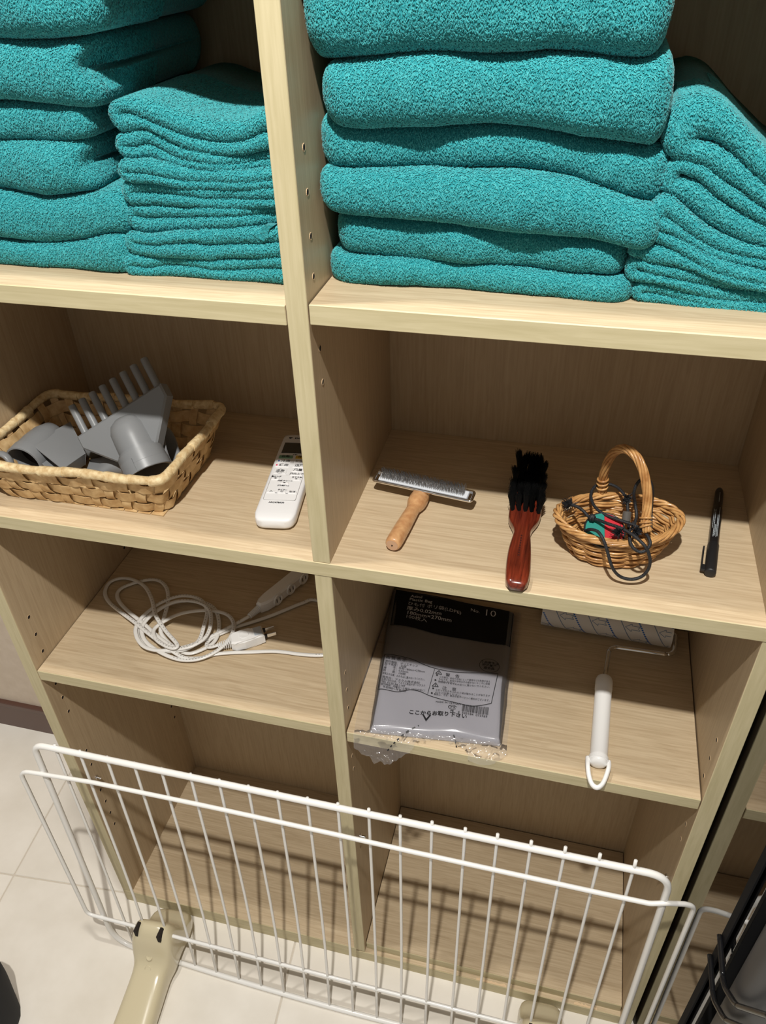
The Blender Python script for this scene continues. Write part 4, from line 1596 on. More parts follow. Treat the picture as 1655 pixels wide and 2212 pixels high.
for j in range(11):
    y = yb0 + (yb1 - yb0) * j / 10
    l, r = np.interp(y, ys, LX), np.interp(y, ys, RX)
    for i in range(5):
        x = l + (r - l) * (0.11 + 0.78 * i / 4)
        if tuft is None:
            hb_ = MB()
            for _ in range(80):
                a, rr = rng.uniform(0, 6.283), math.sqrt(rng.random())
                bx_, by_ = 0.0023 * rr * math.cos(a), 0.0042 * rr * math.sin(a)
                sp = 1.35 + 0.5 * rng.random()
                h_ = rng.uniform(0.0205, 0.0245)
                P = [(bx_, by_, -0.001), (bx_ * 1.2, by_ * 1.2, h_ * 0.5), (bx_ * sp + rng.uniform(-.0006, .0006), by_ * sp + rng.uniform(-.0006, .0006), h_)]
                hb_.tube(P, [0.00038, 0.00036, 0.0002], 3, caps=False)
            tuft = hb_.build('bristle_tuft', bristle, bb_)
            to_ = tuft
        else:
            to_ = tuft.copy()
            COL.objects.link(to_)
        to_.location = (x, y, ZB + 0.0076 + 0.0070)
        edge = (i - 2) / 2
        to_.rotation_euler = (rng.uniform(-.05, .05) - (0.10 if j == 10 else 0), 0.16 * edge + rng.uniform(-.04, .04), rng.choice([0, math.pi]) + rng.uniform(-.2, .2))
        sc_ = rng.uniform(0.94, 1.05)
        to_.scale = (1, 1, sc_)
# blind stamped maker's line along the handle, too worn to read
st_ = MB()
for k in range(9):
    u = zbk(395 - k * 5.5, 1360 + k * 36)
    p = onz(u, ZB + 0.01492)
    st_.box((p[0] - 0.0010, p[1] - 0.0013, p[2] - 0.0002), (p[0] + 0.0007, p[1] + 0.0012, p[2] + 0.00008))
so = st_.build('stamped_mark', new_mat('stamp_dark', srgb(60, 20, 14), 0.5), bb_)
so['kind'] = 'stuff'

# ================================================================ small oval wicker basket with a hoop handle
willow = new_mat('willow_rod', srgb(200, 150, 92), 0.34, spec=0.4, coat=0.15)
add_noise_color(willow, srgb(150, 98, 50), srgb(218, 172, 112), (26, 26, 26), 3.0, 4.0, (0.25, 0.75))
zk = lambda x, y: (1190 + x / 5.517, 950 + y / 5.517)
wb = empty('wicker_basket', (0.321, 0.088, ZB), 'small oval wicker basket with twisted hoop handle holding black cords', 'basket')
BC = np.array([0.3205, 0.0885])
brot = math.atan2(0.024, 0.123)
cb, sb_ = math.cos(brot), math.sin(brot)


def oval(a, w):
    """point on the basket side: w 0 at the foot, 1 at the rim"""
    ax = 0.044 + 0.0185 * w ** 0.8
    ay = 0.030 + 0.0105 * w ** 0.8
    x, y = ax * math.cos(a), ay * math.sin(a)
    # slightly pointed ends
    x += 0.0015 * w * math.copysign(1, math.cos(a)) * abs(math.cos(a)) ** 8
    z = ZB + 0.0022 + 0.041 * w + 0.0035 * w * math.cos(a) ** 2
    return np.array([BC[0] + x * cb - y * sb_, BC[1] + x * sb_ + y * cb, z])


def oval_n(a):
    n = np.array([math.cos(a) / 1.45, math.sin(a)])
    n /= np.linalg.norm(n)
    return np.array([n[0] * cb - n[1] * sb_, n[0] * sb_ + n[1] * cb, 0.0])


NS = 15
for r_ in range(8):
    w = 0.03 + 0.118 * r_
    for s_ in range(2):
        P = []
        for k in range(NS * 6):
            a = 2 * math.pi * k / (NS * 6)
            ph = k / 6 * math.pi + math.pi * ((r_ + s_) % 2)
            P.append(oval(a, w + 0.012 * math.sin(a * 3 + r_) + 0.052 * s_) + oval_n(a) * (0.0021 * math.cos(ph)) + np.array([0, 0, 0.0007 * math.sin(5 * a + r_ * 1.7 + s_)]))
        MB().tube(P, 0.00165 + 0.0002 * math.sin(r_ * 2.3 + s_), 6, closed=True).build('willow_weaver', willow, wb, smooth=True)
for k in range(NS):
    a = 2 * math.pi * k / NS
    P = [oval(a, w) for w in np.linspace(-0.02, 1.0, 6)]
    MB().tube(P, 0.0014, 6).build('willow_stake', willow, wb, smooth=True)
# plaited border of five rods
for k in range(5):
    P = []
    for i in range(132):
        a = 2 * math.pi * i / 132
        ph = 2 * math.pi * k / 5 + 6 * a + 0.5 * math.sin(4 * a + k)
        P.append(oval(a, 1.0) + oval_n(a) * ((0.0030 + 0.0006 * math.sin(7 * a + k)) * math.cos(ph) + 0.0014) + np.array([0, 0, 0.0024 * math.sin(ph) + 0.001]))
    MB().tube(P, 0.0018, 7, closed=True).build('border_rod', willow, wb, smooth=True)
# foot
fo = MB()
for k in range(9):
    y = -0.026 + k * 0.0065
    hwx = 0.043 * math.sqrt(max(0, 1 - (y / 0.031) ** 2))
    fo2 = MB().tube([np.array([BC[0] + x * cb - y * sb_, BC[1] + x * sb_ + y * cb, ZB + 0.0032]) for x in (-hwx, 0, hwx)], 0.0021, 6)
    fo2.build('base_rod', willow, wb, smooth=True)
# hoop handle: strands twisted round an arch
hp = [(612, 640), (618, 500), (650, 340), (740, 165), (860, 105), (985, 165), (1080, 310), (1140, 540), (1150, 780), (1128, 985), (1150, 1090)]
tt = np.linspace(0, 1, len(hp))
yy_ = [0.130, 0.126, 0.121, 0.113, 0.101, 0.092, 0.083, 0.074, 0.066, 0.058, 0.0535]
arch = smooth_path([ony(zk(*u), y) for u, y in zip(hp, yy_)], 10)
nA = len(arch)
Ta = np.gradient(arch, axis=0)
Ta /= np.linalg.norm(Ta, axis=1)[:, None]
sidev = np.cross(Ta[nA // 2], np.array([0, 0, 1.0]))
sidev = np.cross(arch[-1] - arch[0], np.array([0, 0, 1.0]))
sidev /= np.linalg.norm(sidev)
for k in range(7):
    P = []
    for i in range(nA):
        ph = 2 * math.pi * k / 7 + i * 0.085
        u_ = sidev - Ta[i] * (sidev @ Ta[i])
        u_ /= np.linalg.norm(u_)
        w_ = np.cross(Ta[i], u_)
        rr = 0.0033 * (0.8 if i in (0, nA - 1) else 1)
        P.append(arch[i] + rr * (math.cos(ph) * u_ + math.sin(ph) * w_))
    MB().tube(P, 0.00175, 7).build('handle_strand', willow, wb, smooth=True)
# bindings where the handle meets the rim
for i0 in (6, nA - 14):
    for q in range(3):
        c = arch[i0 + q * 3]
        t_ = Ta[i0 + q * 3]
        u_ = sidev - t_ * (sidev @ t_)
        u_ /= np.linalg.norm(u_)
        w_ = np.cross(t_, u_)
        P = [c + 0.0055 * (math.cos(a) * u_ + math.sin(a) * w_) + t_ * 0.0012 * math.sin(a) for a in np.linspace(0, 2 * math.pi, 17)[:-1]]
        MB().tube(P, 0.0012, 6, closed=True).build('handle_binding', willow, wb, smooth=True)

# ---------------------------------------------------------------- cords and tag in the basket
cordm = new_mat('black_elastic_cord', (0.010, 0.011, 0.013, 1), 0.6)
add_noise_color(cordm, (0.006, 0.006, 0.008, 1), (0.022, 0.024, 0.028, 1), (1, 1, 1), 900, 2, (0.4, 0.6), bump=0.6, bump_dist=0.0006)
CR = 0.00172


def cord_pts(p):
    return smooth_path([onz(zk(x, y), z) for x, y, z in p], 7)


def fray(parent, c, d, n=130, ln=0.0105):
    b = MB()
    d = np.array(d, float)
    d /= np.linalg.norm(d)
    for _ in range(n):
        r_ = npr.randn(3) * 0.55
        e = d + r_
        e /= np.linalg.norm(e)
        l_ = ln * rng.uniform(0.5, 1.0)
        b.tube([c, c + e * l_ * 0.5 + d * 0.001, c + e * l_ + npr.randn(3) * 0.0008], [0.0005, 0.0004, 0.00025], 3, caps=False)
    o = b.build('frayed_end', cordm, parent)
    o['kind'] = 'stuff'


la = [(890, 670, .152), (830, 600, .153), (760, 550, .153), (640, 520, .152), (530, 555, .150), (478, 650, .148), (500, 755, .147), (560, 835, .147), (660, 900, .147), (780, 945, .148), (900, 985, .149), (1010, 1025, .150), (1110, 1095, .151), (1170, 1175, .150), (1182, 1250, .147), (1130, 1318, .144), (1060, 1335, .142), (990, 1295, .142), (950, 1230, .144), (938, 1150, .147), (925, 1100, .148)]
P = cord_pts(la)
c1_ = MB().tube(P, CR, 8).build('elastic_cord', cordm, None, smooth=True)
tag(c1_, 'black cord looped against the back rim of the wicker basket', 'cord')
fray(c1_, P[0], P[0] - P[4], 130)
lb = [(250, 775, .150), (320, 800, .151), (390, 850, .150), (440, 905, .148), (495, 940, .1475), (560, 955, .149), (680, 1000, .152), (800, 1040, .1535), (900, 1085, .154), (1000, 1150, .154), (1090, 1230, .152), (1150, 1310, .146), (1182, 1420, .134), (1172, 1520, .122), (1110, 1610, .112), (1020, 1655, .107), (920, 1660, .106), (820, 1625, .109), (752, 1555, .117), (710, 1460, .127), (680, 1350, .136), (650, 1250, .144), (610, 1160, .150), (560, 1095, .1515), (500, 1072, .149), (450, 1072, .144), (410, 1090, .138)]
P = cord_pts(lb)
c2_ = MB().tube(P, CR, 8).build('elastic_cord', cordm, None, smooth=True)
tag(c2_, 'black cord hanging in a long loop over the front of the wicker basket', 'cord')
fray(c2_, P[0], P[0] - P[4], 140, 0.0115)
kn = MB()
kc = onz(zk(492, 930), .149)
for q in range(3):
    kn.tube([kc + 0.0028 * np.array([math.cos(a) * math.cos(q), math.cos(a) * math.sin(q), math.sin(a)]) for a in np.linspace(0, 2 * math.pi, 13)[:-1]], 0.0016, 6, closed=True)
kn.build('knot', cordm, c2_, smooth=True)['kind'] = 'stuff'
lc = [(930, 1090, .140), (990, 1020, .142), (1022, 900, .146), (1005, 760, .155), (990, 640, .168), (1020, 540, .178), (1075, 475, .184), (1140, 460, .186), (1195, 520, .180), (1215, 620, .168), (1205, 740, .152), (1195, 900, .142), (1195, 1050, .134)]
P = cord_pts(lc)
c3_ = MB().tube(P, CR, 8).build('elastic_cord', cordm, None, smooth=True)
tag(c3_, 'black cord arching up behind the hoop handle of the wicker basket', 'cord')
ld = [(905, 690, .150), (912, 760, .147), (920, 860, .142), (925, 960, .138), (930, 1060, .137)]
P = cord_pts(ld)
c4_ = MB().tube(P, CR, 8).build('elastic_cord', cordm, None, smooth=True)
tag(c4_, 'short black cord threaded through a grey barrel lock in the wicker basket', 'cord')
for u in ((830, 1100), (985, 1085)):
    c_ = onz(zk(*u), .150)
    fray(c4_, c_, (-0.5 if u[0] < 900 else 0.5, -0.4, 0.3), 140, 0.0105)
bl_ = onz(zk(900, 905), 0.1455)
Mb = axis_frame(bl_ + np.array([0.0005, -0.003, -0.0045]), bl_ + np.array([0.0005, 0.003, 0.0045]))
MB().lathe([(0.0036, -0.0006), (0.0046, 0.0), (0.0046, 0.0095), (0.0038, 0.0102), (0.0020, 0.0102)], 20, Mb).build('barrel_lock', new_mat('smoke_grey_plastic', srgb(92, 88, 84), 0.25, coat=0.3), c4_, auto=40)
# round two-colour tag
tg_ = empty('round_tag', tuple(onz(zk(620, 1060), 0.128)), 'round tag, half green and half red, lying inside the wicker basket', 'tag')
tc = onz(zk(640, 1080), 0.1385)
ny_v = np.array([0.05, -0.38, 0.92])
Mt_ = frame(tc, (1, 0.10, 0.0), z=ny_v)
for nm, c, a0_, a1_ in (('green_half', srgb(22, 130, 118), math.pi * 0.5, math.pi * 1.5), ('red_half', srgb(190, 28, 44), -math.pi * 0.5, math.pi * 0.5)):
    an = np.linspace(a0_, a1_, 24)
    poly = [(0.0200 * math.cos(a), 0.0200 * math.sin(a)) for a in an]
    MB().prism(poly, 0.0, 0.0016, Mt_, inset=0.0003).build(nm, new_mat(nm, c, 0.5), tg_)
MB().tube(xf(Mt_, [(0.0206 * math.cos(a), 0.0206 * math.sin(a), 0.0006) for a in np.linspace(0, 2 * math.pi, 49)[:-1]]), 0.0012, 6, closed=True).build('black_edge', M['black_matte'], tg_, smooth=True)

# ================================================================ black marker pen
zp = lambda x, y: (1490 + x / 10.055, 1040 + y / 10.055)
pc = ZB + 0.0062
pa_, pb2 = onz(zp(445, 1990), pc), onz(zp(648, 200), pc)
Lpn = np.linalg.norm(pb2 - pa_)
pen = empty('marker_pen', tuple((pa_ + pb2) / 2), 'black permanent marker pen lying at the right end of the shelf', 'pen')
Mpen = axis_frame(pa_, pb2)
blk = new_mat('pen_black', (0.010, 0.010, 0.011, 1), 0.28, coat=0.2)
cap_l = np.linalg.norm(onz(zp(520, 1385), pc) - pa_)
stp = np.linalg.norm(onz(zp(600, 620), pc) - pa_)
MB().lathe([(0.0046, -0.0008), (0.0056, 0.0), (0.0060, 0.0012), (0.0061, cap_l - 0.001), (0.0059, cap_l)], 28, Mpen).build('cap', M['black_matte'], pen, auto=40)
MB().lathe([(0.0056, cap_l), (0.0057, stp), (0.0051, stp + 0.002), (0.0050, Lpn - 0.010), (0.0048, Lpn - 0.004), (0.0040, Lpn), (0.0028, Lpn + 0.003), (0.0010, Lpn + 0.0045)], 28, Mpen).build('barrel', blk, pen, smooth=True, auto=40)
# clip held off the cap on its left side
zax = Mpen[:3, 2]
lf = np.cross(np.array([0, 0, 1.0]), zax)
lf /= np.linalg.norm(lf)
Mc = np.eye(4)
Mc[:3, 0], Mc[:3, 1], Mc[:3, 2], Mc[:3, 3] = zax, lf, np.cross(zax, lf), pa_
cl_ = MB()
rbox(cl_, (0.002, 0.0085, -0.0017), (0.043, 0.0102, 0.0017), 0.0006, 2, Mc)
cl_.build('clip', M['black_matte'], pen)
cl2 = MB()
rbox(cl2, (0.0015, 0.0045, -0.0017), (0.011, 0.0098, 0.0017), 0.0006, 2, Mc)
cl2.build('clip_root', M['black_matte'], pen)
# fine white print running along the barrel
pr = MB()
upv = np.cross(zax, lf)
for row, ang, d0, d1 in ((0, 0.62, 0.075, 0.112), (1, 0.30, 0.058, 0.110), (2, 0.05, 0.060, 0.080), (3, -0.22, 0.058, 0.100), (4, -0.45, 0.060, 0.122), (5, -0.12, 0.128, 0.150)):
    d_ = d0
    while d_ < min(d1, stp - 0.002 if row < 5 else Lpn - 0.012):
        w_ = rng.uniform(0.0006, 0.0016)
        R_ = 0.00572 if row < 5 else 0.0051
        for s0 in (0,):
            q = []
            for dd, aa in ((d_, ang), (d_ + w_, ang), (d_ + w_, ang + 0.14), (d_, ang + 0.14)):
                q.append(pa_ + zax * dd + R_ * (math.sin(aa) * lf + math.cos(aa) * (upv if upv[2] > 0 else -upv)))
            pr.add(q, [(0, 1, 2, 3)])
        d_ += w_ + rng.uniform(0.0004, 0.001)
pq = pr.build('printed_text', new_mat('pen_print', srgb(190, 200, 205), 0.6), pen)
pq['kind'] = 'stuff'
# ================================================================ white extension cord, left lower shelf
cablem = new_mat('white_cable', srgb(226, 223, 218), 0.38, coat=0.1)
z5 = lambda x, y: (180 + x / 2.9554, 1200 + y / 2.9554)
xc = empty('extension_cord', (-0.2, 0.13, ZCL), 'white flat extension cord coiled with its plug and outlet tap on the left shelf', 'extension cord')
path = [  # zoomed pixel, height over the shelf
    (1060, 388, .010), (985, 430, .007), (900, 475, .006), (820, 515, .006), (720, 560, .006), (600, 588, .007), (490, 528, .009), (400, 447, .011), (310, 375, .010), (240, 308, .006), (216, 252, .004), (245, 208, .004), (330, 174, .004), (425, 154, .005), (492, 165, .007), (535, 215, .010), (540, 300, .012), (512, 410, .012), (495, 490, .009), (560, 570, .005),
    (660, 625, .004), (760, 600, .004), (840, 545, .004), (868, 450, .005), (845, 350, .006), (770, 300, .007), (640, 290, .008), (520, 322, .009), (420, 385, .009), (355, 450, .008), (352, 525, .007), (420, 590, .007), (530, 612, .008), (650, 600, .009), (735, 545, .011), (770, 450, .012), (790, 350, .013), (745, 280, .013), (640, 257, .013), (530, 285, .013), (430, 345, .012), (350, 425, .012), (335, 500, .012), (380, 575, .011), (470, 605, .011), (590, 600, .012), (700, 575, .014), (785, 515, .015), (815, 425, .015), (800, 340, .015), (720, 295, .015), (600, 292, .015), (500, 335, .015), (415, 400, .014), (372, 470, .013), (400, 550, .012),
    (500, 622, .009), (620, 665, .006), (740, 660, .006), (850, 610, .008), (930, 535, .010), (963, 450, .010), (930, 385, .009), (850, 356, .009), (740, 352, .011), (620, 372, .013), (520, 418, .015), (450, 475, .015), (470, 540, .017), (560, 590, .018), (600, 570, .019), (525, 480, .019), (462, 380, .018), (438, 280, .015), (395, 200, .010), (320, 155, .006), (240, 145, .004), (168, 172, .0035), (138, 235, .0035), (165, 297, .0038), (235, 357, .007), (330, 428, .013), (430, 508, .016), (540, 590, .012), (640, 650, .007), (740, 655, .004), (830, 632, .0035), (920, 622, .003), (1050, 617, .003), (1230, 612, .003), (1400, 632, .003), (1525, 636, .003)]
P = [onz(z5(x, y), ZCL + h + 0.0006) for x, y, h in path]
# hidden bight behind the divider, then back to the plug
P += [np.array([-0.030, 0.128, ZCL + 0.003]), np.array([-0.016, 0.160, ZCL + 0.003]), np.array([-0.030, 0.205, ZCL + 0.003])]
path2 = [(1490, 285, .003), (1400, 303, .003), (1300, 343, .003), (1200, 384, .003), (1080, 425, .003), (980, 456, .003), (900, 490, .003), (830, 522, .0035), (790, 560, .004), (800, 585, .006), (850, 575, .008), (880, 565, .009)]
P += [onz(z5(x, y), ZCL + h + 0.0006) for x, y, h in path2]
sp = smooth_path(P, 6)
MB().tube(sp, 0.0032, 10, flat=0.62, up=(0, 0, 1)).build('cable', cablem, xc, smooth=True)
# repeated print along the cable
pr = MB()
acc = 0.0
for i in range(4, len(sp) - 4):
    acc += np.linalg.norm(sp[i] - sp[i - 1])
    if acc > 0.0042 and (i // 34) % 2 == 0:
        acc = 0
        t_ = sp[i + 1] - sp[i - 1]
        t_ /= np.linalg.norm(t_)
        s_ = np.cross(t_, (0, 0, 1.0))
        s_ /= np.linalg.norm(s_)
        n_ = np.cross(s_, t_)
        c = sp[i] + n_ * 0.00205
        l_ = rng.uniform(0.0004, 0.001)
        pr.add([c - t_ * l_ - s_ * 0.0007, c + t_ * l_ - s_ * 0.0007, c + t_ * l_ + s_ * 0.0007, c - t_ * l_ + s_ * 0.0007], [(0, 1, 2, 3)])
pq = pr.build('printed_text', new_mat('cable_print', srgb(150, 148, 144), 0.6), xc)
pq['kind'] = 'stuff'
# plug
p0, p1 = onz(z5(940, 556), ZCL + 0.0105), onz(z5(1150, 498), ZCL + 0.0105)
Mp_ = frame(p0, p1 - p0, z=(0, 0, 1))
LP = np.linalg.norm(p1 - p0)
pg = MB()
pg.prism([(0.0, -0.0085), (0.006, -0.0125), (0.020, -0.0140), (0.038, -0.0115), (LP - 0.016, -0.0115), (LP, -0.0115), (LP, 0.0115), (LP - 0.016, 0.0115), (0.030, 0.0135), (0.020, 0.0140), (0.006, 0.0120), (0.0, 0.0085)], -0.0095, 0.0085, Mp_, inset=0.0025)
po = pg.build('plug', M['white_plastic'], xc)
MB().lathe([(0.0074, 0.0), (0.0068, 0.0007), (0.0056, 0.0006), (0.0036, 0.0003), (0.0004, 0.0002)], 24, Mp_ @ np.array([[1, 0, 0, 0.021], [0, 1, 0, 0], [0, 0, 1, 0.0085], [0, 0, 0, 1]])).build('finger_dimple', M['white_plastic'], po, auto=30)
cp = MB()
rbox(cp, (LP - 0.014, -0.0085, 0.0080), (LP - 0.002, 0.0085, 0.0091), 0.0008, 2, Mp_)
cp.build('rating_label', new_mat('pale_blue_label', srgb(190, 198, 206), 0.25, coat=0.3), po)
for s_ in (-1, 1):
    b = MB()
    rbox(b, (LP, s_ * 0.0064 - 0.0020, -0.0035), (LP + 0.004, s_ * 0.0064 + 0.0020, 0.0035), 0.0006, 1, Mp_)
    b.build('prong_sleeve', M['black_matte'], po)
    b = MB()
    rbox(b, (LP + 0.004, s_ * 0.0064 - 0.0008, -0.0032), (LP + 0.018, s_ * 0.0064 + 0.0008, 0.0032), 0.0004, 1, Mp_)
    b.build('prong', M['steel'], po)
for k in range(7):
    rb_ = MB()
    rbox(rb_, (-0.0028 * k - 0.0022, -0.0062 + 0.0002 * k, -0.0048 + .0002 * k), (-0.0028 * k - 0.0006, 0.0062 - 0.0002 * k, 0.0042 - .0002 * k), 0.0006, 1, Mp_)
    rb_.build('strain_rib', M['white_plastic'], po)
# outlet tap
t0, t1 = onz(z5(1120, 335), ZCL + 0.0115), onz(z5(1395, 112), ZCL + 0.0115)
Mt2 = frame(t0, t1 - t0, z=(0, 0, 1))
TL = 0.106
tpb = MB()
tpb.prism([(0.0, -0.0045), (0.010, -0.0095), (0.022, -0.0115), (TL - 0.008, -0.0115), (TL, -0.0085), (TL, 0.0085), (TL - 0.008, 0.0115), (0.022, 0.0115), (0.010, 0.0095), (0.0, 0.0045)], -0.0108, 0.0095, Mt2, inset=0.003)
tp = tpb.build('outlet_tap', M['white_plastic'], xc, smooth=True, auto=35)
for k in range(3):
    x = 0.032 + 0.030 * k
    Mo = frame(xf(Mt2, [(x, -0.0112, -0.0005)])[0], Mt2[:3, 0], z=-Mt2[:3, 1])
    MB().lathe([(0.0105, 0.0), (0.0100, 0.0012), (0.0080, 0.0016), (0.0070, 0.0008), (0.001, 0.0008)], 24, Mo).build('outlet_face', M['white_plastic'], tp, auto=40)
    for s_ in (-1, 1):
        b = MB()
        b.box((s_ * 0.0035 - 0.0007, -0.0035, 0.0007), (s_ * 0.0035 + 0.0007, 0.0035, 0.0010), Mo)
        b.build('slot', M['dark_hole'], tp)
for k in range(8):
    rr = 0.0058 - 0.0002 * k
    MB().lathe([(rr - 0.0008, 0.0), (rr, 0.0003), (rr, 0.0016), (rr - 0.0008, 0.0019)], 14, axis_frame(xf(Mt2, [(-0.0026 * k - 0.0005, 0, -0.0012)])[0], xf(Mt2, [(-0.0026 * k - 0.01, 0, -0.0012)])[0])).build('strain_rib', M['white_plastic'], tp, auto=40)

# ================================================================ pack of polythene bags
HZB = 0.0125
z0b = ZCR + HZB
p00, p10, p01, p11 = (onz(u, z0b) for u in ((840, 1352), (1099, 1397), (804, 1572), (1077, 1600)))
BW, LH = 0.1755, 0.1790


def quad_xy(x, y):
    """bilinear footprint of the pack: x from its left edge, y upwards from the header's lower edge"""
    u, v_ = x / BW, -y / LH
    return (1 - u) * (1 - v_) * p00 + u * (1 - v_) * p10 + (1 - u) * v_ * p01 + u * v_ * p11


BORG = p00


def blocal(u, z=None):
    t_ = onz(u, z0b if z is None else z)[:2]
    q = np.array([0.08, -0.05])
    for _ in range(12):
        f0_ = quad_xy(*q)[:2] - t_
        jx = (quad_xy(q[0] + 1e-4, q[1])[:2] - quad_xy(*q)[:2]) / 1e-4
        jy = (quad_xy(q[0], q[1] + 1e-4)[:2] - quad_xy(*q)[:2]) / 1e-4
        q = q - np.linalg.solve(np.c_[jx, jy], f0_)
    return q


WAVE = lambda x, y: 0.0020 * np.sin(x * 34 - y * 22 + 0.6) + 0.0011 * np.sin(x * 71 + y * 40)
yb_ = (blocal((804, 1572)) + blocal((1077, 1600)))[1] / 2          # front end of the contents
yh_ = blocal((863, 1273))[1] + 0.004


def slab_h(x, y):
    """height of the top of the stacked bags over the shelf"""
    e = np.minimum(np.minimum(x + 0.004, BW + 0.004 - x), np.minimum(y - yb_, yh_ - y))
    k = np.clip(e / 0.010, 0, 1)
    return 0.0035 + (HZB - 0.0035) * np.sqrt(np.clip(1 - (1 - k) ** 2, 0, 1)) + WAVE(x, y) * k


bagm = new_mat('polythene_stack', srgb(176, 174, 182), 0.22, spec=0.5, coat=0.25)
nt, N_, L_, b_ = nodes(bagm)
b_.inputs['Transmission Weight'].default_value = 0.18
b_.inputs['Subsurface Weight'].default_value = 0.25
b_.inputs['Subsurface Radius'].default_value = (0.006, 0.006, 0.006)
b_.inputs['Subsurface Scale'].default_value = 1.0
film = bpy.data.materials.new('clear_film')
film.use_nodes = True
nt = film.node_tree
nt.nodes.clear()
out = nt.nodes.new('ShaderNodeOutputMaterial')
mx = nt.nodes.new('ShaderNodeMixShader')
tr_n = nt.nodes.new('ShaderNodeBsdfTransparent')
gl = nt.nodes.new('ShaderNodeBsdfGlossy')
gl.inputs['Roughness'].default_value = 0.09
tr_n.inputs[0].default_value = (0.985, 0.985, 0.985, 1)
fr = nt.nodes.new('ShaderNodeFresnel')
fr.inputs['IOR'].default_value = 1.65
nt.links.new(fr.outputs[0], mx.inputs[0])
nt.links.new(tr_n.outputs[0], mx.inputs[1])
nt.links.new(gl.outputs[0], mx.inputs[2])
df = nt.nodes.new('ShaderNodeBsdfDiffuse')
df.inputs[0].default_value = (0.9, 0.9, 0.92, 1)
mx2 = nt.nodes.new('ShaderNodeMixShader')
mx2.inputs[0].default_value = 0.07
nt.links.new(mx.outputs[0], mx2.inputs[1])
nt.links.new(df.outputs[0], mx2.inputs[2])
nt.links.new(mx2.outputs[0], out.inputs[0])

pack = empty('plastic_bag_pack', tuple(quad_xy(BW / 2, yb_ / 2)), 'clear pack of plastic bags with black printed header on the lower right shelf', 'bag pack')
w3 = lambda x, y, h: np.r_[quad_xy(x, y)[:2], ZCR + h]
# stack of bags inside
nx_, ny_ = 40, 56
v, f = [], []
for j in range(ny_ + 1):
    for i in range(nx_ + 1):
        x = -0.003 + (BW + 0.006) * i / nx_
        y = yb_ + (yh_ - yb_) * j / ny_
        v.append(w3(x, y, float(slab_h(np.float64(x), np.float64(y)))))
n0 = len(v)
for j in range(ny_ + 1):
    for i in range(nx_ + 1):
        x = -0.003 + (BW + 0.006) * i / nx_
        y = yb_ + (yh_ - yb_) * j / ny_
        v.append(w3(x, y, 0.0012))
W1 = nx_ + 1
for j in range(ny_):
    for i in range(nx_):
        a = j * W1 + i
        f.append((a, a + 1, a + W1 + 1, a + W1))
        f.append((n0 + a, n0 + a + W1, n0 + a + W1 + 1, n0 + a + 1))
edge = [i for i in range(W1)] + [j * W1 + nx_ for j in range(1, ny_ + 1)] + [ny_ * W1 + i for i in range(nx_ - 1, -1, -1)] + [j * W1 for j in range(ny_ - 1, 0, -1)]
for k in range(len(edge)):
    a, b2 = edge[k], edge[(k + 1) % len(edge)]
    f.append((b2, a, n0 + a, n0 + b2))
MB().add(v, f).build('bag_stack', bagm, pack, smooth=True, auto=60)
# clear outer bag: spreads beyond the stack and droops over the shelf edge, crumpled
pxl = blocal((752, 1572), ZCR + 0.004)[0]
xL_, xR_ = -0.026, BW + 0.012
nx_, ny_ = 90, 130
yF, yBk = yb_ - 0.040, yh_ + 0.008


def film_h(x, y):
    inside = float(slab_h(np.float64(x), np.float64(y))) + 0.0016
    ex_ = min(x + 0.004, BW + 0.004 - x)
    if ex_ < 0 or y > yh_:
        inside = 0.0030 + 0.0007 * math.sin(y * 60 + x * 90) + 0.0004 * math.sin(y * 151)
    return inside


def crump(x, y):
    n1 = noise.noise(Vector((x * 60, y * 60, 1.7)))
    n2 = noise.noise(Vector((x * 150, y * 130, 4.1)))
    return n1, n2


def flap_lim(s):
    if s < 0.42:
        return 0.55 + 0.45 * math.sin(max(0, min(1, s / 0.36)) * math.pi)
    return 0.42 + 0.35 * math.sin(max(0, min(1, (s - 0.70) / 0.30)) * math.pi)


v, f, clamp_ = [], [], []
for j in range(ny_ + 1):
    t = (j / ny_) ** 1.8
    y = yF + (yBk - yF) * t
    for i in range(nx_ + 1):
        s = i / nx_
        # outline: cut-out notch (opened tear) in the middle of the front flap
        lim = flap_lim(s)
        yq = max(y, yb_ - 0.040 * lim)
        clamp_.append(yq > y + 1e-9)
        y_keep, y = y, yq
        fl_ = max(0.0, (yb_ - y) / 0.040)
        mid_c = (s - 0.53) / 0.20
        reach = 0.0
        x = xL_ + (xR_ - xL_) * s
        if fl_ > 0:
            x += 0.004 * fl_ * math.sin(s * 9)
        h = film_h(x, y)
        p = w3(x, y, h)
        if fl_ > 0:
            # past the stack: height falls to the shelf, then hangs off its front
            n1, n2 = crump(x, y)
            h = max(0.0015, (0.0075 * (1 - fl_) ** 1.5)) + 0.0080 * fl_ * (0.5 + n1) + 0.0045 * n2
            p = w3(x, y, h)
            if p[1] < -0.001:
                over = -p[1]
                p[1] = -0.0025 - over * (0.55 + 0.3 * n1)
                p[2] = ZCR + h * 0.5 - over * (0.75 + 0.4 * n2)
            else:
                p[2] = max(p[2], ZCR + 0.0008)
        v.append(p)
        y = y_keep
W1 = nx_ + 1
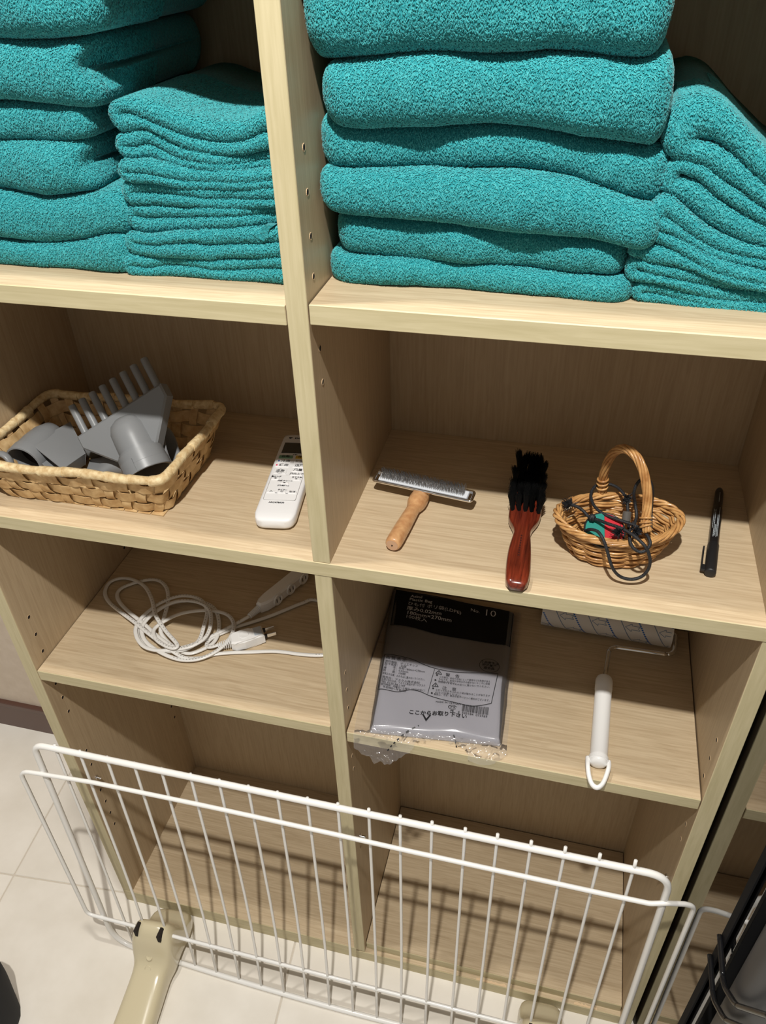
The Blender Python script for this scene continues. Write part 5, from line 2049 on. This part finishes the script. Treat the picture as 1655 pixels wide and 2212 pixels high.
for j in range(ny_):
    y = yF + (yBk - yF) * ((j + 0.5) / ny_) ** 1.8
    for i in range(nx_):
        s = (i + 0.5) / nx_
        fl_ = (yb_ - y) / 0.040
        # tear opening: an arch between the two lobes of the flap
        if fl_ > 0.02:
            arch_ = 1.0 - ((s - 0.57) / 0.19) ** 2
            if arch_ > 0 and fl_ > 0.10 + 0.9 * (1 - math.sqrt(arch_)) * 0.6:
                continue
        a_ = j * W1 + i
        if clamp_[a_] and clamp_[a_ + 1] and clamp_[a_ + W1] and clamp_[a_ + W1 + 1]:
            continue
        a = j * W1 + i
        f.append((a, a + 1, a + W1 + 1, a + W1))
MB().add(v, f).build('outer_bag', film, pack, smooth=True)
# header panel
yh0, yh1 = 0.0, blocal((863, 1273))[1] - 0.002
v, f = [], []
n1_, n2_ = 24, 14
for j in range(n2_ + 1):
    for i in range(n1_ + 1):
        x = 0.002 + (BW * 1.0) * i / n1_
        y = yh0 + (yh1 - yh0) * j / n2_ + 0.0012 * math.sin(x * 50) * (1 if j in (0, n2_) else 0)
        v.append(w3(x, y, film_h(x, y) + 0.0004))
for j in range(n2_):
    for i in range(n1_):
        a = j * (n1_ + 1) + i
        f.append((a, a + 1, a + n1_ + 2, a + n1_ + 1))
MB().add(v, f).build('header_panel', new_mat('header_black', (0.004, 0.004, 0.005, 1), 0.45, spec=0.2), pack, smooth=True)


def on_film(p2, lift=0.0005):
    return np.array([w3(x, y, film_h(x, y) + lift) for x, y in p2])


hdr = MB()
zh = lambda x, y: (800 + x / 5.015, 1270 + y / 5.015)      # zoomed header pixels
def htext(s, u, size, bold=0.0, spacing=1.0, lift=0.0012):
    l = blocal(zh(*u))
    put_text(hdr, s, l[0], l[1], size, align='LEFT', fn=lambda p: on_film(p, lift), bold=bold, spacing=spacing)
for s, u, sz, bo in (('Askul', (440, 95), 0.0078, 0.0001), ('Plastic Bag', (425, 130), 0.0082, 0.0001), ('ひも付 ポリ袋(LDPE)', (405, 180), 0.0088, 0.0), ('厚み0.02mm', (395, 235), 0.0100, 0.0001), ('180mm×270mm', (390, 285), 0.0102, 0.0001), ('100枚入', (380, 330), 0.0094, 0.0), ('No.', (1085, 245), 0.0090, 0.0), ('10', (1225, 270), 0.0190, -0.0002)):
    htext(s, u, sz, bo)
hdr_o = hdr.build('printed_text', new_mat('header_print', srgb(205, 205, 207), 0.5), pack)
hdr_o['kind'] = 'stuff'
bk = MB()
zt_ = lambda x, y: (780 + x / 5.015, 1390 + y / 5.015)     # zoomed label pixels


def btext(s, u, size, bold=0.0, spacing=1.0, align='LEFT', end=None):
    l = blocal(zt_(*u))
    wid = None
    if end:
        v_, _ = text_vf(s, size, spacing, align, bold)
        mx_ = blocal(zt_(end, u[1]))[0] - l[0]
        nat = v_[:, 0].max() - v_[:, 0].min()
        wid = mx_ if nat > mx_ else None
    put_text(bk, s, l[0], l[1], size, align=align, fn=on_film, bold=bold, spacing=spacing, width=wid)


def bline(us, w=0.00042, closed=False, dash=None):
    L = [blocal(zt_(*u)) for u in us]
    L = np.array(smooth_path([np.r_[q, 0] for q in L], 6))[:, :2] if len(L) > 2 else np.array([L[0] + (L[1] - L[0]) * k / 12 for k in range(13)])
    for k in range(len(L) - 1):
        if dash and (k // dash) % 2:
            continue
        a, b = L[k], L[k + 1]
        d = (b - a) / (np.linalg.norm(b - a) + 1e-9)
        n = np.array([-d[1], d[0]]) * w
        bk.add(on_film(np.array([a - n, b - n, b + n, a + n])), [(0, 1, 2, 3)])


bline([(255, 126), (380, 140), (560, 185), (680, 235), (800, 270), (1000, 305), (1250, 335), (1482, 350)])
bline([(183, 500), (290, 512), (400, 522), (540, 495), (640, 520), (760, 580), (900, 630), (1050, 665), (1180, 692), (1300, 685), (1410, 668)])
bline([(255, 126), (183, 500)])
bline([(1482, 350), (1410, 668)])
bline([(797, 280), (722, 550)], 0.0003)
for s, u, sz in (('品 質 表 示', (268, 158), 0.0064), ('原料樹脂：ポリエチレン', (262, 200), 0.0044), ('耐冷温度：-30度', (256, 224), 0.0044), ('寸　　法：外形 180mm×270mm', (250, 248), 0.0044), ('厚　　さ：0.02mm', (245, 274), 0.0044), ('枚　　数：100枚', (240, 300), 0.0044), ('取扱上の注意：火のそばに置かないでください。', (234, 332), 0.0042), ('発売元：アスクル株式会社', (228, 372), 0.0046), ('お問い合わせ先：アスクル商品サポートデスク', (224, 398), 0.0042), ('TEL 0120-58-1147', (220, 424), 0.0046), ('受付時間：月曜日～土曜日（祝日を除く）', (215, 450), 0.0042), ('午前9時～午後6時', (235, 480), 0.0042)):
    btext(s, u, sz, end=700)
for s, u, sz in (('警　告', (915, 338), 0.0068), ('この袋は、幼児や子供にとって窒息などの危険がある', (850, 362), 0.0040), ('ものです。幼児や子供の手の届かないところに保管', (842, 388), 0.0040), ('してください。', (836, 410), 0.0040), ('可燃物ですので火の近くに置かないでください。', (832, 420), 0.0040), ('注　意', (878, 490), 0.0068), ('とがったものを入れると袋が破れることがあります', (806, 512), 0.0040), ('のでご注意ください。', (800, 540), 0.0040), ('製造上、寸法・厚みが若干バラつく場合がございます。', (790, 560), 0.0040)):
    btext(s, u, sz, end=1400)
for u in ((823, 345), (806, 402), (781, 493), (767, 545)):
    l = blocal(zt_(*u))
    a = np.linspace(0, 2 * math.pi, 11)[:-1]
    bk.add(on_film(np.c_[l[0] + 0.0014 * np.cos(a), l[1] + 0.0014 * np.sin(a)]), [tuple(range(10))])
for u in ((843, 318), (805, 460)):
    l = blocal(zt_(*u))
    t3 = [np.array([l[0] + 0.0052 * math.cos(a), l[1] + 0.0046 * math.sin(a)]) for a in (math.pi / 2, math.pi * 7 / 6, math.pi * 11 / 6)]
    for k in range(3):
        a, b = t3[k], t3[(k + 1) % 3]
        d = (b - a) / np.linalg.norm(b - a)
        n = np.array([-d[1], d[0]]) * 0.0004
        bk.add(on_film(np.array([a - n, b - n, b + n, a + n])), [(0, 1, 2, 3)])
    bk.add(on_film(np.array([(l[0] - 0.0004, l[1] - 0.0012), (l[0] + 0.0004, l[1] - 0.0012), (l[0] + 0.0004, l[1] + 0.0022), (l[0] - 0.0004, l[1] + 0.0022)])), [(0, 1, 2, 3)])
# round approval stamp
l = blocal(zt_(1390, 258))
for k in range(40):
    a0_, a1_ = 2 * math.pi * k / 40, 2 * math.pi * (k + 1) / 40
    bk.add(on_film(np.array([(l[0] + r_ * math.cos(a), l[1] + r_ * math.sin(a)) for r_, a in ((0.0136, a0_), (0.0136, a1_), (0.0142, a1_), (0.0142, a0_))])), [(0, 1, 2, 3)])
for s, dy in (('食品衛生法', 0.0058), ('規格基準', 0.0), ('適合品', -0.0058)):
    put_text(bk, s, l[0], l[1] + dy, 0.0052, fn=on_film, bold=0.0001)
btext('MADE IN VIETNAM', (808, 645), 0.0042)
btext('ここからお取り下さい', (515, 740), 0.0082, 0.00018)
lv = blocal(zt_(708, 812))
bk.add(on_film(np.array([(lv[0] - 0.0062, lv[1] + 0.0048), (lv[0] - 0.0038, lv[1] + 0.0048), (lv[0], lv[1] - 0.0015), (lv[0] + 0.0038, lv[1] + 0.0048), (lv[0] + 0.0062, lv[1] + 0.0048), (lv[0], lv[1] - 0.0060)])), [(0, 5, 2, 1), (2, 5, 4, 3)])
# recycling mark and PE
lp = blocal(zt_(990, 712))
for k in range(26):
    a0_, a1_ = 0.3 + 5.4 * k / 26, 0.3 + 5.4 * (k + 1) / 26
    bk.add(on_film(np.array([(lp[0] + rx_ * math.cos(a), lp[1] + rx_ * 0.62 * math.sin(a)) for rx_, a in ((0.0052, a0_), (0.0052, a1_), (0.0061, a1_), (0.0061, a0_))])), [(0, 1, 2, 3)])
put_text(bk, 'プラ', lp[0], lp[1], 0.0040, fn=on_film, bold=0.0001)
put_text(bk, 'PE', lp[0], lp[1] - 0.0066, 0.0046, fn=on_film, bold=0.0001)
# bar code
ba, bb2 = blocal(zt_(1100, 690)), blocal(zt_(1402, 690))
bw_ = 0.0365
x = blocal(zt_(1108, 735))[0] - 0.002
ybc = blocal(zt_(1250, 730))[1]
xe_ = x + bw_
x_ = x
while x_ < xe_:
    wbar = rng.choice([0.00035, 0.0006, 0.0009])
    bk.add(on_film(np.array([(x_, ybc - 0.0065), (x_ + wbar, ybc - 0.0065), (x_ + wbar, ybc + 0.0062), (x_, ybc + 0.0062)])), [(0, 1, 2, 3)])
    x_ += wbar + rng.choice([0.0004, 0.0006, 0.0009])
put_text(bk, '4  535184  073769', x + bw_ / 2 - 0.003, ybc - 0.0095, 0.0052, fn=on_film, width=bw_ * 1.12)
bko = bk.build('printed_text', M['ink_black'], pack)
bko['kind'] = 'stuff'
# dashed tear line down the two lobes
ds = MB()


def flap_pt(u, z):
    return onz(u, z)


for us, zs in (([(905, 1567), (880, 1580), (860, 1597), (845, 1612), (834, 1626)], (0.012, 0.009, 0.006, -0.004, -0.014)), ([(975, 1578), (981, 1590), (984, 1602), (986, 1613), (987, 1624)], (0.011, 0.008, 0.006, 0.0, -0.008))):
    pts_ = smooth_path([onz(u, ZCR + h + 0.002) for u, h in zip(us, zs)], 8)
    s_acc, on = 0.0, True
    for k in range(len(pts_) - 1):
        a, b = pts_[k], pts_[k + 1]
        s_acc += np.linalg.norm(b - a)
        if s_acc > 0.0030:
            on = not on
            s_acc = 0
        if on:
            d = (b - a) / np.linalg.norm(b - a)
            n = np.cross(d, np.array([0, -0.6, 0.8])) * 0.0010
            ds.add([a - n, b - n, b + n, a + n], [(0, 1, 2, 3)])
dso = ds.build('dashed_tear_line', M['ink_black'], pack)
dso['kind'] = 'stuff'

# ================================================================ adhesive roller
rl = empty('adhesive_roller', (0.35, 0.15, ZCR), 'adhesive cleaning roller with white handle and blue printed sheet on the lower right shelf', 'roller')
RR = 0.0222
ax0, ax1 = np.array([0.2555, 0.2665, ZCR + RR + 0.0002]), np.array([0.4415, 0.2590, ZCR + RR + 0.0002])
Mro = axis_frame(ax0, ax1)
RLn = np.linalg.norm(ax1 - ax0)
paper = new_mat('roller_paper', srgb(222, 216, 208), 0.6)
MB().lathe([(0.0165, 0.0), (RR, 0.0), (RR, RLn), (0.0165, RLn), (0.0165, 0.002)], 48, Mro, caps=False).build('paper_roll', paper, rl, auto=40)
MB().lathe([(0.002, RLn - 0.001), (0.0165, RLn - 0.0012)], 30, Mro, caps=False).build('roll_core', M['white_plastic'], rl)
MB().lathe([(0.0165, 0.001), (0.002, 0.0012)], 30, Mro, caps=False).build('roll_core', M['white_plastic'], rl)
# printing on the sheet: blue dashes, grey lines and outlined arrows winding round
blue, gry = MB(), MB()


def on_roll(s, a, lift=0.00025):
    r_ = RR + lift
    return xf(Mro, np.c_[r_ * np.cos(a), r_ * np.sin(a), s])


camv = np.linalg.inv(Mro[:3, :3]) @ (CAM - ax0)
acam = math.atan2(camv[1], camv[0])
pitch = 0.047
for k in range(-4, 8):
    for typ, off, mb_ in ((0, 0.0, blue), (1, 0.021, gry)):
        n = 90
        aa = np.linspace(acam - 1.9, acam + 1.9, n)
        sgn = 1.0
        ss = (k * pitch + off) + (aa - acam) * 0.0135
        for i in range(n - 1):
            if ss[i] < 0.001 or ss[i + 1] > RLn - 0.001:
                continue
            if typ == 0 and i % 3 == 2:
                continue
            w_ = 0.0013 if typ == 0 else 0.0007
            mb_.add(on_roll(np.array([ss[i] - w_, ss[i + 1] - w_, ss[i + 1] + w_, ss[i] + w_]), np.array([aa[i], aa[i + 1], aa[i + 1], aa[i]])), [(0, 1, 2, 3)])
    # outlined arrow between the lines
    for dlt in (-0.95, 0.15, 1.15):
        c_s, c_a = k * pitch + 0.012 + dlt * 0.0135 + 0.0235 * (1 if dlt > 0 else 0), acam + dlt
        arrow = [(-0.012, 0.0), (-0.003, 0.0055), (-0.003, 0.0028), (0.009, 0.0028), (0.006, 0.0), (0.009, -0.0028), (-0.003, -0.0028), (-0.003, -0.0055)]
        for i in range(8):
            a, b = np.array(arrow[i]), np.array(arrow[(i + 1) % 8])
            m_ = 3
            for q in range(m_):
                p_, r_ = a + (b - a) * q / m_, a + (b - a) * (q + 1) / m_
                d = (b - a) / np.linalg.norm(b - a)
                nn = np.array([-d[1], d[0]]) * 0.0004
                quad = np.array([p_ - nn, r_ - nn, r_ + nn, p_ + nn])
                s_q = c_s + quad[:, 0]
                if s_q.min() < 0.001 or s_q.max() > RLn - 0.001:
                    continue
                gry.add(on_roll(s_q, c_a + quad[:, 1] / RR), [(0, 1, 2, 3)])
bo_ = blue.build('blue_dashes', new_mat('blue_print', srgb(16, 96, 176), 0.5), rl)
bo_['kind'] = 'stuff'
go_ = gry.build('grey_print', new_mat('grey_print', srgb(120, 138, 160), 0.5), rl)
go_['kind'] = 'stuff'
z7 = lambda x, y: (1130 + x / 3.152, 1280 + y / 3.152)
wz_ = ZCR + 0.0205
corners = [ax1 + (ax1 - ax0) / RLn * -0.004, ax1 + (ax1 - ax0) / RLn * 0.0060, onz(z7(1030, 430), wz_), onz(z7(590, 368), wz_), onz(z7(558, 575), ZCR + 0.0185)]
corners[1][2] = wz_
corners[0][2] = wz_
h_end = onz(z7(512, 1160), ZCR + 0.0118)
h_top = onz(z7(553, 590), ZCR + 0.0185)
dirn = (h_end - h_top) / np.linalg.norm(h_end - h_top)
corners[-1] = h_top + dirn * 0.01
wp_ = round_corners(corners, [0, 0.006, 0.015, 0.013, 0], 7, closed=False)
MB().tube(smooth_path(wp_, 2), 0.0032, 12).build('wire_arm', chrome, rl, smooth=True)
Mhd = axis_frame(h_end, h_top)
HL = np.linalg.norm(h_end - h_top)
MB().lathe([(0.0060, -0.003), (0.0098, -0.0015), (0.0112, 0.0006), (0.0114, 0.010), (0.0112, 0.0105), (0.0111, HL - 0.020), (0.0116, HL - 0.019), (0.0116, HL - 0.003), (0.0102, HL + 0.001), (0.0065, HL + 0.003), (0.0030, HL + 0.0035)], 32, Mhd).build('grip', M['white_plastic'], rl, smooth=True, auto=40)
# hanging loop
lv_ = [(440, 1120, .0115), (441, 1180, .0108), (450, 1250, .0105), (470, 1305, .0100), (505, 1328, .0098), (540, 1305, .0100), (566, 1250, .0105), (584, 1190, .0108), (584, 1150, .0115)]
lp_ = smooth_path([onz(z7(x, y), ZCR + h) for x, y, h in lv_], 6)
MB().tube(lp_, 0.0029, 10, flat=1.3).build('hanging_loop', M['white_plastic'], rl, smooth=True)
MB().lathe([(0.0113, 0.002), (0.0124, 0.0025), (0.0124, 0.0075), (0.0113, 0.008)], 32, Mhd, caps=False).build('loop_collar', M['white_plastic'], rl, auto=40)

# ================================================================ dark object at the lower left corner of the frame
bagb = new_mat('black_cloth', (0.012, 0.012, 0.014, 1), 0.9)
c = onz((0, 2175), FLOOR + 0.08)
v, f = [], []
for j in range(15):
    t = j / 14
    z = FLOOR + 0.17 * t
    r_ = 0.052 * (0.85 + 0.15 * math.sin(t * 2.6)) * math.sqrt(max(0.02, 1 - max(0, (t - 0.8) / 0.2) ** 2))
    for k in range(24):
        a = 2 * math.pi * k / 24
        v.append((c[0] - 0.046 + r_ * 1.15 * math.cos(a) + 0.003 * math.sin(3 * a + t * 5), c[1] - 0.015 + r_ * 1.4 * math.sin(a), z))
for j in range(14):
    for k in range(24):
        k2 = (k + 1) % 24
        f.append((j * 24 + k, j * 24 + k2, j * 24 + 24 + k2, j * 24 + 24 + k))
f.append(tuple(range(24))[::-1])
f.append(tuple(14 * 24 + k for k in range(24)))
o = MB().add(v, f).build('cloth_bag', bagb, None, smooth=True)
tag(o, 'black soft bag on the tiles, cut off by the lower left corner', 'bag')
